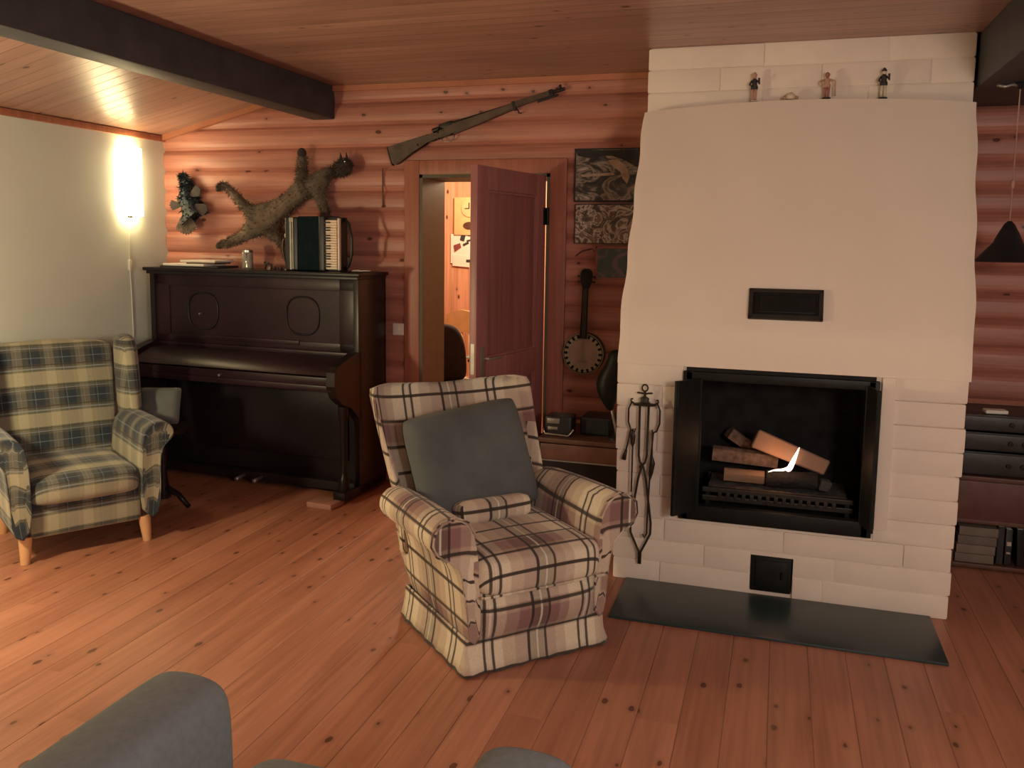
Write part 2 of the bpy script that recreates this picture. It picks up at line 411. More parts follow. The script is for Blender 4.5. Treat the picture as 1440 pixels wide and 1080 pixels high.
# door leaf, hinged on the right, standing open into this room
ang = 180 + 79.1
dr = bpy.data.objects.new('door_1', None); C.objects.link(dr); dr.location = (DX1 - .064, WY - .028, 0); dr.rotation_euler = (0, 0, math.radians(ang)); struct(dr)
DW, DH, DT = .790, 1.935, .042
b = MB()   # local x from the hinge to the free edge; local +y side faces the camera
for (x0, x1, z0, z1) in ((0, .11, .01, DH), (DW - .11, DW, .01, DH), (.11, DW - .11, DH - .12, DH), (.11, DW - .11, .01, .24), (.11, DW - .11, .80, .93)):
    b.box(x0, x1, 0, DT, z0, z1, .003)
b.build('door_frame', 'door', dr, ang=40)
b = MB()
for z0, z1 in ((.24, .80), (.93, DH - .12)):
    b.box(.105, DW - .105, .013, DT - .013, z0 - .005, z1 + .005)
b.build('door_panel', 'doorpanel', dr)
b = MB()
for z0, z1 in ((.24, .80), (.93, DH - .12)):
    for y in (DT - .014, .004):
        for (xa, xb, za, zb) in ((.11, .125, z0, z1), (DW - .125, DW - .11, z0, z1), (.125, DW - .125, z1 - .015, z1), (.125, DW - .125, z0, z0 + .015)):
            b.box(xa, xb, y, y + .010, za, zb, .003)
b.build('door_moulding', 'door', dr)
b = MB(); b.box(DW - .075, DW - .04, DT, DT + .006, .84, 1.0, .002); b.tube([(DW - .058, DT + .004, .94), (DW - .058, DT + .045, .94), (DW - .07, DT + .052, .94), (DW - .17, DT + .052, .94)], .008)
b.box(DW - .075, DW - .04, -.006, 0, .84, 1.0, .002)
b.tube([(DW - .058, -.004, .94), (DW - .058, -.045, .94), (DW - .17, -.052, .94)], .008)
b.build('door_handle', 'dullmetal', dr, ang=40)
b = MB(); b.box(DW - .001, DW + .002, .01, .032, .86, 1.02, .0); b.build('lock_plate', 'dullmetal', dr)
for z in (1.70, .35):
    b = MB(); b.tube([(-.004, DT + .012, z - .05), (-.004, DT + .012, z + .05)], .009); b.box(-.01, .03, DT, DT + .003, z - .05, z + .05); b.build('hinge', 'iron', dr, ang=40)
# the room beyond the door
b = MB(); b.box(-3.6, -.9, 7.25, 7.35, 0, 2.5); struct(b.build('wall_far', 'farwood'))
b = MB(); b.box(-3.7, -3.6, 5.3, 7.35, 0, 2.5); b.box(-.9, -.8, 5.3, 7.35, 0, 2.5); struct(b.build('wall_side', 'farwood'))
b = MB(); b.box(-3.7, -.8, 5.35, 7.35, -.08, 0); struct(b.build('floor_far', 'floor'))
b = MB(); b.box(-3.7, -.8, 5.3, 7.35, 2.5, 2.55); struct(b.build('ceiling_far', 'ceiling'))

# ================================================================== FIREPLACE
FX0, FX1, FY = -.68, .755, 3.83
OX0, OX1, OZ0, OZ1 = -.375, .405, .335, .985
fp = thing('fireplace', 'large white limewashed brick fireplace with a sloping plaster hood and a burning fire', 'fireplace', (.04, FY, 0))
fx, fy = .04, FY
HZ0 = 1.02
def hood_y(z): return FY if z < 1.17 else FY + (z - 1.17) * .452
b = MB()
rb = random.Random(11)
course = .0985
def brick(b, x0, x1, z0, z1, y, depth=.12, j=.004):
    dy = rb.uniform(-.0025, .0025)
    b.box(x0 - fx + .0002, x1 - fx - .0002, y - fy + dy, y - fy + depth, z0 + .0006, z1 - .0006, .009, 2)
nz = int(round(HZ0 / course))
for i in range(nz + 0):
    z0 = i * HZ0 / nz; z1 = (i + 1) * HZ0 / nz
    offx = rb.uniform(-.12, .12)
    xs = [FX0 + rb.uniform(-.006, .004)]
    x = FX0 + .22 + (i % 2) * .17 + offx * .3
    while x < FX1 - .12: xs.append(x); x += .58 + rb.uniform(-.1, .14)
    xe = (FX1 + .0) - .018 * (1 - z0 / HZ0) + rb.uniform(-.005, .005); xs.append(xe)
    for xa, xb in zip(xs, xs[1:]):
        segs = [(xa, xb)]
        def cut(segs, c0, c1):
            out = []
            for s0, s1 in segs:
                if s1 <= c0 or s0 >= c1: out.append((s0, s1)); continue
                if s0 < c0 - .02: out.append((s0, c0))
                if s1 > c1 + .02: out.append((c1, s1))
            return out
        if z1 > OZ0 + .02 and z0 < OZ1: segs = cut(segs, OX0 - .012, OX1 + .02)
        if z0 < .19 and z1 > .03: segs = cut(segs, -.065, .115)
        for s0, s1 in segs: brick(b, s0, s1, z0, z1, FY)
b.build('brick_face', 'chimney', fp, ang=50)
# solid body behind the face (ring around the firebox)
b = MB()
b.box(FX0 - fx + .012, OX0 - fx, .0075, WY - fy - .01, 0, HZ0 + .02); b.box(OX1 - fx, FX1 - fx - .028, .0075, WY - fy - .01, 0, HZ0 + .02)
b.box(OX0 - fx, -.065 - fx, .005, .6, 0, OZ0 - .02); b.box(.115 - fx, OX1 - fx, .005, .6, 0, OZ0 - .02); b.box(-.065 - fx, .115 - fx, .005, .6, .185, OZ0 - .02)
b.box(-.065 - fx, .115 - fx, .18, .6, 0, .185); b.box(-.065 - fx, .115 - fx, .02, .18, 0, .022)
b.build('core', 'chimney', fp)
# hood: plaster slab leaning back, arched top edge
b = MB()
rn = random.Random(3)
import mathutils.noise as mn
def hood_top(x): t = (x - .06) / .74; return 2.222 - .040 * t * t
def hx(z, left):
    if left: return FX0 + .010 * max(0, (z - 1.2)) + .004 * math.sin(z * 23)
    return (.754 + max(0, z - 1.02) * .028) + .004 * math.sin(z * 19 + 1)
def hoodpt(u, v):
    z = HZ0 - .0 + v * (1.0)
    xl, xr = hx(HZ0 + v * 1.2, True), hx(HZ0 + v * 1.2, False); x = xl + (xr - xl) * u
    zt = hood_top(x); z = HZ0 - .008 + v * (zt - HZ0 + .008)
    y = hood_y(z) - .012 + .006 * mn.noise(Vector((x * 2.2, z * 2.2, 0))) + .002 * mn.noise(Vector((x * 9, z * 9, 3)))
    e = min(u, 1 - u)
    if e < .012: y += .006 * (1 - e / .012) ** 2
    return (x - fx, y - fy, z)
b.grid(hoodpt, 60, 50)
n_front = len(b.bm.verts)
# ledge, underside and sides closed back to the upper stack
top = [hoodpt(i / 60, 1) for i in range(61)]; bot = [hoodpt(i / 60, 0) for i in range(61)]
for a in (top, bot):
    s0 = [b.bm.verts.new(p) for p in a]; s1 = [b.bm.verts.new((p[0], (4.45 - fy) if a is top else .05, p[2])) for p in a]
    for i in range(60): b.bm.faces.new((s0[i], s0[i + 1], s1[i + 1], s1[i]))
for u in (0, 1):
    L = [hoodpt(u, j / 50) for j in range(51)]
    s0 = [b.bm.verts.new(p) for p in L]; s1 = [b.bm.verts.new((p[0], WY - fy - .01, p[2])) for p in L]
    for i in range(50): b.bm.faces.new((s0[i], s0[i + 1], s1[i + 1], s1[i]))
bmesh.ops.remove_doubles(b.bm, verts=b.bm.verts, dist=.0005)
b.build('plaster_hood', 'plaster', fp, ang=50)
# upper stack: three visible brick courses above the ledge
b = MB()
zz = [2.10, 2.185, 2.287, 2.395, 2.500]
for i, (z0, z1) in enumerate(zip(zz, zz[1:])):
    xs = [-.668 + rb.uniform(-.004, .004)]; x = -.62 + (.5 if i % 2 else .3)
    while x < .7: xs.append(x); x += rb.uniform(.45, .62)
    xs.append(.792 + rb.uniform(-.008, .004))
    for xa, xb in zip(xs, xs[1:]): brick(b, xa, xb, z0, z1, 4.365)
b.build('upper_brick_face', 'chimney', fp, ang=50)
b = MB(); b.box(-.655 - fx, .778 - fx, 4.371 - fy, WY - fy - .01, 2.0, 2.502); b.build('stack_core', 'chimney', fp)
# plaster reveal strip to the right of the opening
b = MB(); b.box(OX1 + .022 - fx, OX1 + .075 - fx, -.016, .02, .36, 1.012, .006); b.build('plaster_fillet', 'plaster', fp, ang=40)
# firebox
fb = MB()
x0, x1, z0, z1, yb = OX0 - fx, OX1 - fx, OZ0, OZ1, .50
fb.box(x0 - .01, x0 + .012, .0, yb, z0, z1); fb.box(x1 - .012, x1 + .01, .0, yb, z0, z1); fb.box(x0, x1, yb - .02, yb + .02, z0, z1 + .03)
fb.box(x0, x1, .0, yb, z0 - .012, z0 + .012); fb.box(x0, x1, .0, yb, z1, z1 + .03)
o = fb.build('firebox', 'soot', fp)
b = MB()
for (xa, xb, za, zb) in ((x0 - .012, x0 + .03, z0 - .012, z1 + .008), (x1 - .03, x1 + .014, z0 - .012, z1 + .008), (x0, x1, z1 - .03, z1 + .008), (x0, x1, z0 - .012, z0 + .055)):
    b.box(xa, xb, -.022, .02, za, zb, .004)
b.build('firebox_frame', 'iron', o, ang=40)
for side in (-1, 1):
    hxx = (-.305 - fx) if side < 0 else (.372 - fx)
    h = MB(); dx = -.098 if side < 0 else .034; L = .14
    m = T(hxx, -.02, 0) @ R('Z', math.degrees(math.atan2(dx, -L)) * 1.0)
    # leaf drawn from hinge along (dx,-L)
    d = Vector((dx, -L, 0)); nrm = Vector((-d.y, d.x, 0)).normalized() * .006
    z0d, z1d = (.37, .965) if side < 0 else (.385, .975)
    p = Vector((hxx, -.01, 0))
    q = [p + nrm, p + d + nrm, p + d - nrm, p - nrm]
    h.loft([[(v.x, v.y, z0d) for v in q], [(v.x, v.y, z1d) for v in q]])
    for t_ in (.06, .94):
        c0 = p + d * t_; h.tube([(c0.x, c0.y, z0d), (c0.x, c0.y, z1d)], .009, 6)
    h.build('fire_door', 'iron', fp, ang=40)
# iron hatch in the hood
hz0, hz1 = 1.236, 1.362; hy = hood_y(1.30) - fy - .012
b = MB(); xh0, xh1 = -.124 - fx + .0, .182 - fx
tilt = T(0, hood_y(1.236) - fy - .026, 1.236) @ R('X', -24.3)
for (xa, xb, za, zb) in ((xh0, xh0 + .018, 0, .138), (xh1 - .018, xh1, 0, .138), (xh0, xh1, .12, .138), (xh0, xh1, 0, .02)): b.box(xa, xb, -.006, .03, za, zb, .002, 1, tilt)
o = b.build('hatch_frame', 'wrought', fp)
b = MB(); b.box(xh0 + .014, xh1 - .014, .004, .03, .01, .13, .0, 1, tilt); b.box(xh0 + .026, xh0 + .031, -.004, .01, .022, .115, .001, 1, tilt); b.box(xh0 + .045, xh1 - .03, .0, .008, .03, .11, .004, 2, tilt); b.build('hatch_door', 'iron', o)
# ash door near the floor
b = MB(); b.box(-.061 - fx, .109 - fx, .006, .03, .022, .181, .003); b.box(-.045 - fx, .095 - fx, .0, .012, .038, .165, .006); b.tube([(.07 - fx, -.008, .09), (.07 - fx, -.008, .12)], .005); b.build('ash_door', 'iron', fp, ang=40)
# grate
gr = thing('fire_grate', 'black iron grate with a toothed front bar inside the fireplace', 'grate', (.03, 4.05, OZ0 + .012))
b = MB()
for i in range(17):
    x = -.30 + i * .0375; b.box(x - .006, x + .006, -.10, .16, .075, .088, .002)
b.box(-.32, .32, .15, .165, .0, .10, .002); b.build('bars', 'iron', gr)
b = MB(); b.box(-.325, .325, -.115, -.10, .035, .060, .004)
b.box(-.325, .325, -.118, -.098, .075, .098, .004)
for i in range(15):
    x = -.245 + i * .035; b.box(x - .009, x + .009, -.122, -.105, .052, .079, .003)
o = b.build('front_rail', M['wrought'], gr)
for sx in (-.30, .30):
    for sy in (-.105, .15):
        b = MB(); b.box(sx - .01, sx + .01, sy - .008, sy + .008, 0, .08, .002); b.build('leg', 'iron', gr)
b = MB(); b.grid(lambda u, v: (-.30 + .60 * u, -.10 + .26 * v, .088 + .010 * mn.noise(Vector((u * 12, v * 6, 0)))), 30, 12); o = b.build('ash_bed', 'ash', solid=.004); o.location = (.03, 4.05, OZ0 + .016); tag(o, 'grey ash lying on the fire grate under the logs', 'ash'); o['kind'] = 'stuff'
def logpiece(name, label, c, L, r, rx, ry, rz, mat='bark', split=True, group=None):
    b = MB(); n = 12; secs = []
    rr = random.Random(hash(label) % 999)
    for i in range(7):
        t_ = -L / 2 + L * i / 6; sec = []
        for k_ in range(n):
            a = 2 * PI * k_ / n; rad = r * (1 + .06 * mn.noise(Vector((i * .7, k_ * .9, r * 50))))
            yy, zz_ = math.cos(a) * rad, math.sin(a) * rad
            if split: zz_ = max(zz_, -r * .35); yy = max(yy, -r * .62)
            sec.append((t_, yy, zz_))
        secs.append(sec)
    b.loft(secs)
    o = b.build(name, mat, ang=35); o.location = c; o.rotation_euler = (math.radians(rx), math.radians(ry), math.radians(rz))
    return tag(o, label, 'log', group)
# split log lying across, face to the viewer
b = MB(); b.prism([(-.175, -.045), (.165, -.04), (.17, .03), (-.17, .045)], -.03, .035)
bmesh.ops.bevel(b.bm, geom=list(b.bm.edges), offset=.006, segments=1, affect='EDGES')
o = b.build('firewood_log', 'split', ang=35); o.location = (.085, 4.05, .61); o.rotation_euler = (math.radians(-12), math.radians(19.5), math.radians(4)); tag(o, 'pale split log lying slanted on top of the fire', 'log')
logpiece('firewood_log', 'brown bark log lying level at the back left of the fire', (-.12, 4.13, .545), .30, .047, 10, 4, 6)
logpiece('firewood_log', 'short reddish log at the front left of the grate', (-.115, 4.02, .485), .18, .036, 30, 1, 3, mat=M['split'])
logpiece('firewood_log', 'charred black log in front under the flame', (.095, 4.01, .495), .22, .038, 0, -2, -2, mat=M['char'], split=False)
logpiece('firewood_log', 'small knotty bark piece standing up at the far left behind the logs', (-.15, 4.22, .60), .14, .042, 0, 35, 20)
b = MB(); b.box(-.025, .025, -.02, .02, -.025, .025, .006, 1); o = b.build('ember_block', 'ash', ang=35); o.location = (.235, 4.0, .485); o.rotation_euler = (.2, .2, .3); tag(o, 'small pale ash-covered wood chunk at the right end of the charred log', 'wood chunk')
b = MB(); b.loft([[(x + r_ * math.cos(a), r_ * .4 * math.sin(a), z) for a in [2 * PI * q / 8 for q in range(8)]] for x, z, r_ in ((-.012, 0, .012), (-.004, .02, .015), (.008, .05, .012), (.02, .085, .007), (.033, .12, .0015))])
b.loft([[(x, r_ * .4 * math.cos(a), z + r_ * math.sin(a)) for a in [2 * PI * q / 8 for q in range(8)]] for x, z, r_ in ((-.10, -.01, .002), (-.07, .005, .004), (-.04, .004, .006), (-.015, .016, .009), (.0, .025, .006))])
o = b.build('flame', 'flame', smooth=True, sub=1); o.location = (.088, 3.985, .535); tag(o, 'small bright flame licking up the slanted split log', 'flame')
light('flame_light', 'POINT', (.03, 3.93, .60), .5, (1, .45, .2), .03)

# hearth slab
hs = thing('hearth_slab', 'dark grey green slate hearth slab on the floor before the fireplace', 'hearth slab', (.035, 3.60, 0))
b = MB(); b.box(-.65, .635, -.21, .225, 0, .012, .003); b.build('stone', 'slab', hs, ang=40)
# --- fireplace tools on the wall: holder, tongs, brush, shovel, poker
ty = FY - .03
hold = thing('tool_holder', 'black wrought iron tool holder with a ring top hung on the white brick', 'tool holder', (-.552, ty, .842))
b = MB()
b.tube([(math.cos(a) * .013, 0, .066 + math.sin(a) * .015) for a in [2 * PI * i / 14 for i in range(15)]], .004, 6)
b.tube([(0, 0, -.005), (0, 0, .052)], .006); b.tube([(-.034, 0, .044), (0, 0, .040), (.034, 0, .044)], .004)
b.lathe([(.004, .03), (.02, .02), (.018, .0), (.055, -.006), (.05, -.014), (.01, -.016)], n=14, mat=Matrix.Diagonal((1, .4, 1, 1)))
b.build('stem', 'wrought', hold, ang=50)
for s_ in (-1, 1):
    b = MB(); b.tube([(s_ * .045, 0, -.008), (s_ * .062, 0, .004), (s_ * .060, 0, .012), (s_ * .052, 0, .014)], .004, 6); b.build('hook', 'wrought', hold)
b = MB(); b.box(-.02, .02, .0, .032, -.012, .0); b.build('wall_bracket', 'wrought', hold)
tg = thing('fire_tongs', 'long black wrought iron fire tongs with crossed arms hanging in the middle', 'tongs', (-.552, ty - .006, .55), 0)
for s_ in (-1, 1):
    b = MB()
    b.tube([(s_ * .020, 0, .28), (s_ * .018, 0, .05), (s_ * .012, 0, .02), (-s_ * .004, 0, -.0), (-s_ * .018, 0, -.06), (-s_ * .046, 0, -.26), (-s_ * .045, 0, -.31), (-s_ * .004, 0, -.40), (-s_ * .003, 0, -.455)], .0052, 8)
    b.build('arm', 'wrought', tg, smooth=True)
b = MB(); b.tube([(-.004, -.012, 0), (-.004, .012, 0)], .010); b.build('pivot', 'wrought', tg)
for s_, lab, nm, kind in ((-1, 'small black iron hearth brush hanging on the left of the tongs', 'hearth_brush', 'brush'), (1, 'thin black iron poker with a hooked tip hanging right of the tongs', 'fire_poker', 'poker')):
    t_ = thing(nm, lab, kind, (-.552 + s_ * .058, ty - .004, .84))
    b = MB(); b.tube([(0, 0, 0), (s_ * .012, 0, -.03), (s_ * .012, 0, -.09), (-s_ * .0, 0, -.125), (-s_ * .018, 0, -.135), (-s_ * .02, 0, -.12)], .0042, 7); b.build('handle_loop', 'wrought', t_, smooth=True)
    if s_ < 0:
        b = MB(); b.tube([(0, 0, -.125), (-.012, 0, -.19), (-.022, 0, -.235)], .004, 7); b.tube([(-.018, 0, -.22), (-.028, 0, -.265)], [.006, .011], 8); b.build('bristles', 'wrought', t_, smooth=True)
    else:
        b = MB(); b.tube([(-.014, 0, -.13), (-.022, 0, -.25), (-.030, 0, -.56), (-.030, 0, -.600), (-.040, 0, -.620), (-.048, 0, -.605)], .004, 7); b.build('shaft', 'wrought', t_, smooth=True)
t_ = thing('hearth_shovel', 'narrow black iron shovel hanging just left of the tongs', 'shovel', (-.598, ty - .012, .70))
b = MB(); b.tube([(0, 0, .02), (.0, 0, -.27)], .004, 7); b.build('shaft', 'wrought', t_)
b = MB(); b.tube([(0, 0, .01), (0, 0, -.01), (0, 0, -.045), (0, 0, -.06)], [.005, .012, .010, .004], 8); b.build('grip', 'wrought', t_)
t_ = thing('ash_scoop', 'small leaf shaped iron scoop hanging just right of the tongs', 'scoop', (-.512, ty - .014, .70))
b = MB(); b.tube([(0, 0, .02), (.004, 0, -.13)], .0035, 7); b.build('shaft', 'wrought', t_)
b = MB(); b.tube([(.004, 0, -.10), (.005, 0, -.13), (.0, 0, -.175), (-.004, 0, -.21)], [.004, .013, .010, .003], 8); b.build('blade', 'wrought', t_)

# --- figurines on the ledge
def fig(name, label, x, z, hgt, cols, kind):
    t_ = thing(name, label, 'figurine', (x, 4.325, z))
    h = hgt
    if kind == 'sit':
        b = MB(); b.lathe([(.008, 0), (.020, .004), (.022, .018), (.012, .030), (.004, .034)], n=12); b.build('body', cols[0], t_, smooth=True)
        for s_ in (-1, 1): b = MB(); b.tube([(s_ * .035, 0, .007), (s_ * .012, 0, .012)], .0065); b.build('leg', cols[1], t_, smooth=True)
        return t_
    b = MB()
    b.lathe([(.019, 0), (.019, .004), (.004, .005)], n=14); b.build('base', cols[2], t_, ang=40)
    b = MB()
    for s_ in (-1, 1): b.tube([(s_ * .007, 0, .004), (s_ * .008, 0, h * .25), (s_ * .006, 0, h * .48)], [.005, .0055, .008])
    b.build('legs', cols[0], t_, smooth=True)
    b = MB(); b.lathe([(.006, h * .42), (.016, h * .42), (.017, h * .5), (.011, h * .6), (.014, h * .72), (.005, h * .80)], n=14, mat=Matrix.Diagonal((1, .7, 1, 1)))
    b.build('torso', cols[1], t_, smooth=True)
    b = MB()
    if kind == 'arms':
        b.tube([(-.012, 0, h * .72), (-.028, -.004, h * .62), (-.022, -.01, h * .5)], .0045); b.tube([(.012, 0, h * .72), (.034, 0, h * .66), (.034, 0, h * .45), (.036, 0, .01)], .0045)
    else:
        b.tube([(-.012, 0, h * .72), (-.022, -.006, h * .58), (-.010, -.014, h * .52)], .0045); b.tube([(.012, 0, h * .72), (.022, -.004, h * .6), (.02, -.01, h * .8)], .0045)
    b.build('arms', cols[1], t_, smooth=True)
    b = MB(); b.lathe([(.003, h * .78), (.009, h * .83), (.010, h * .89), (.006, h * .94), (.001, h * .955)], n=12); b.build('head', cols[0], t_, smooth=True)
    b = MB(); b.lathe([(.0112, h * .88), (.011, h * .93), (.004, h), (.001, h * 1.01)], n=12); b.build('hat', cols[3], t_, smooth=True)
    return t_
M['fskin'] = plain('figurine_skin', (.48, .28, .20), .6); M['fwhite'] = plain('figurine_white', (.62, .54, .40), .6); M['fred'] = plain('figurine_red', (.34, .12, .11), .6); M['fdark'] = plain('figurine_dark', (.03, .026, .028), .6)
fig('figurine', 'thin figurine in dark shorts, leftmost on the fireplace ledge', -.158, 2.224, .135, ('fskin', 'fdark', 'fwhite', 'fskin'), 'std')
fig('figurine', 'tiny pale sitting figurine on the fireplace ledge', .008, 2.228, .04, ('fwhite', 'fskin'), 'sit')
fig('figurine', 'reddish figurine with arms held out on the fireplace ledge', .166, 2.228, .118, ('fred', 'fskin', 'fdark', 'fred'), 'arms')
fig('figurine', 'black and white figurine, rightmost on the fireplace ledge', .408, 2.220, .135, ('fwhite', 'fdark', 'fdark', 'fdark'), 'std')

# ================================================================== PIANO
pr = math.radians(-3.0)
pn = thing('upright_piano', 'dark mahogany upright piano against the log wall', 'piano', (-2.335, 4.865, 0), pr)
W = 1.54; PH = 1.333
b = MB()   # local: x from -W (left) to 0 (right), y negative to the front
b.box(-W, -W + .035, -.33, 0, .03, PH, .003); b.build('side_panel', 'piano_side', pn, ang=40)
b = MB(); b.box(-.035, 0, -.33, 0, .03, PH, .003); b.build('side_panel', 'piano_side', pn, ang=40)
b = MB(); b.box(-W, 0, -.02, 0, .05, PH); b.build('back_panel', 'piano_side', pn)
b = MB(); b.box(-W - .035, .02, -.355, .005, PH, PH + .022, .006); b.box(-W - .015, .005, -.345, 0, PH - .02, PH, .004); b.build('lid', 'piano', pn, ang=40)
b = MB(); b.box(-W + .035, -.035, -.305, -.28, .86, PH - .02)
# framed upper panel with raised mouldings
for (xa, xb, za, zb, yy) in ((-W + .035, -W + .14, .88, PH - .02, -.315), (-.14, -.035, .88, PH - .02, -.315), (-W + .035, -.035, PH - .09, PH - .02, -.315), (-W + .035, -.035, .88, .93, -.315)):
    b.box(xa, xb, yy, -.28, za, zb, .004)
b.build('upper_panel', 'piano_red', pn, ang=40)
for cx in (-.40, -W + .40):
    b = MB()
    pts = []
    for i in range(33):
        a = 2 * PI * i / 32; c_, s_ = math.cos(a), math.sin(a)
        pts.append((cx + .115 * abs(c_) ** .75 * (1 if c_ >= 0 else -1), -.308, 1.085 + .115 * abs(s_) ** .75 * (1 if s_ >= 0 else -1)))
    b.tube(pts, .006, 8, caps=False); b.build('oval_moulding', 'piano', pn, smooth=True)
b = MB(); b.box(-1.12, -.42, -.325, -.30, .905, .935, .006); b.build('music_ledge', 'piano_red', pn, ang=40)
# keyboard: shelf, fallboard (closed lid), key slip, cheeks
b = MB(); b.loft([[(x, -.305, .855), (x, -.41, .850), (x, -.50, .82), (x, -.56, .79), (x, -.575, .775), (x, -.55, .76), (x, -.305, .76)] for x in (-W + .07, -.06)]); b.build('fallboard', 'piano_red', pn, ang=50)
b = MB(); b.box(-W + .05, -.03, -.59, -.305, .685, .72, .005); b.box(-W + .06, -.055, -.578, -.56, .72, .765, .003); b.build('keybed', 'piano_red', pn, ang=40)
b = MB(); b.box(-W + .0, -.035, -.33, -.30, .852, .88, .008); b.build('shelf_moulding', 'piano_red', pn, ang=40)
for x in (-W, -.055):
    b = MB()
    pr_ = [(-.30, .89), (-.36, .885), (-.45, .86), (-.55, .83), (-.595, .80), (-.60, .72), (-.57, .65), (-.50, .60), (-.42, .57), (-.34, .50), (-.30, .46)]
    s0 = [b.bm.verts.new((x, p[0], p[1])) for p in pr_]; s1 = [b.bm.verts.new((x + .055, p[0], p[1])) for p in pr_]
    b.bm.faces.new(s0); b.bm.faces.new(s1[::-1])
    for i in range(len(pr_)): b.bm.faces.new((s0[i], s1[i], s1[(i + 1) % len(pr_)], s0[(i + 1) % len(pr_)]))
    b.build('cheek', 'piano_side', pn)
for x in (-W + .03, -.05):
    b = MB(); b.lathe([(.026, 0), (.030, .01), (.030, .09), (.022, .10), (.018, .13), (.020, .30), (.024, .42), (.030, .46), (.032, .52)], c=(x + .01, -.44, .06), n=10); b.box(x - .03, x + .05, -.50, -.29, 0.03, .075, .006); b.tube([(x + .01, -.47, .0), (x + .01, -.47, .04)], .016)
    b.build('front_leg', 'piano_side', pn, ang=50)
b = MB(); b.box(-W + .035, -.035, -.25, -.23, .08, .69); b.box(-W + .12, -.12, -.262, -.25, .20, .62, .008); b.build('lower_panel', 'piano', pn, ang=40)
b = MB(); b.box(-W, 0, -.33, -.0, .03, .085, .003); b.build('plinth', 'piano_side', pn, ang=40)
for x in (-.83, -.70):
    b = MB(); b.tube([(x, -.30, .06), (x, -.38, .055), (x, -.42, .05)], [.008, .012, .014]); b.build('pedal', 'dullmetal', pn, smooth=True)
b = MB(); b.tube([(-1.14, -.318, 1.07), (-1.14, -.345, 1.07)], .006); b.build('lock_knob', 'dullmetal', pn)
b = MB(); b.tube([(-.80, -.577, .735), (-.80, -.592, .735)], .008); b.build('lock_knob', 'dullmetal', pn)
b = MB(); b.box(-.085, .085, -.07, .07, 0, .032, .005); o = b.build('wooden_block', plain('pinkish_wood_block', (.40, .19, .15), .7), ang=40); o.location = (-2.475, 4.345, 0); o.rotation_euler = (0, 0, -.1); tag(o, 'small flat wooden block on the floor by the front right leg of the piano', 'wood block')
PT = PH + .022
# things on the piano
def stack(x, y, z, w_, d_, h_, mat, label, rz, name='sheet_music'):
    b = MB(); b.box(-w_ / 2, w_ / 2, -d_ / 2, d_ / 2, 0, h_, .002, 1); o = b.build(name, mat); o.location = (x, y, z); o.rotation_euler = (0, 0, rz); return tag(o, label, 'paper' if name == 'sheet_music' else 'book')
stack(-3.60, 4.74, PT, .42, .24, .012, 'paperdark', 'dark folder lying at the bottom left end of the piano top', .05, 'music_book')
stack(-3.63, 4.73, PT + .012, .32, .22, .014, 'paper', 'cream music book resting on the dark folder on the piano', -.04, 'music_book')
stack(-3.53, 4.74, PT + .026, .20, .20, .010, 'oldwood', 'brown notebook on the cream music book on the piano', .1, 'music_book')
stack(-3.55, 4.75, PT + .036, .26, .20, .012, 'paper', 'pale sheets topmost of the pile on the left of the piano', .02)
gl = thing('glass_jar', 'tall clear glass jar with a metal rim standing on the piano', 'jar', (-3.225, 4.72, PT))
b = MB(); b.lathe([(.030, 0), (.034, .006), (.034, .10), (.030, .105)], n=20); b.build('glass_body', 'glass', gl, ang=40)
b = MB(); b.lathe([(.032, .103), (.034, .105), (.034, .118), (.022, .122)], n=20); b.build('rim', 'chrome', gl, ang=40)
b = MB(); b.lathe([(.006, .01), (.006, .09), (.009, .095)], c=(.012, -.026, 0), n=10); b.build('handle', 'chrome', gl, ang=40)
t_ = thing('ornament', 'tiny dark ornament figure on the piano between jar and accordion', 'ornament', (-3.06, 4.70, PT))
b = MB(); b.tube([(-.022, 0, .006), (-.02, 0, .030), (0, 0, .038), (.02, 0, .030), (.022, 0, .004)], [.006, .008, .009, .008, .006]); b.tube([(-.02, 0, .03), (-.028, 0, .048)], [.006, .008]); b.build('body', 'furdark', t_, smooth=True)
b = MB(); b.tube([(-.008, 0, .0), (.008, 0, .0), (.008, 0, .016)], .006); b.build('pale_feet', 'fwhite', t_, smooth=True)
for i, (x, s_) in enumerate(((-3.01, .010), (-2.985, .008), (-2.965, .011))):
    b = MB(); b.lathe([(s_, 0), (s_ * 1.1, s_ * .6), (s_ * .6, s_ * 1.6), (.001, s_ * 1.9)], n=10); o = b.build('trinket', 'paperdark', smooth=True); o.location = (x, 4.69, PT); tag(o, 'tiny dark trinket in the short row left of the accordion', 'trinket', 'dark trinkets beside the accordion')
t_ = thing('wire_sculpture', 'slim curved dark metal candle arm with a pale bulb standing left of the accordion', 'ornament', (-2.93, 4.71, PT))
b = MB(); b.lathe([(.024, 0), (.022, .006), (.006, .010)], n=14); b.build('foot', 'chrome', t_, ang=40)
b = MB(); b.tube([(0, 0, .0), (-.02, 0, .06), (-.035, 0, .13), (-.03, 0, .18), (-.01, 0, .205)], .005, 8); b.tube([(0, 0, .01), (.008, 0, .08)], .004); b.build('stem', 'oldwood', t_, smooth=True)
b = MB(); b.lathe([(.004, 0), (.011, .008), (.012, .026), (.005, .036)], c=(-.005, 0, .195), n=12); b.build('upper_bulb', 'fwhite', t_, smooth=True)
b = MB(); b.lathe([(.003, 0), (.008, .006), (.008, .016), (.003, .022)], c=(.009, 0, .075), n=12); b.build('lower_bulb', 'chrome', t_, smooth=True)
ac = thing('accordion', 'black and teal piano accordion standing on end on the piano', 'accordion', (-2.695, 4.70, PT), math.radians(-2))
b = MB(); b.box(-.195, -.105, -.085, .10, 0, .325, .012, 3); b.build('bass_box', 'black', ac, ang=40)
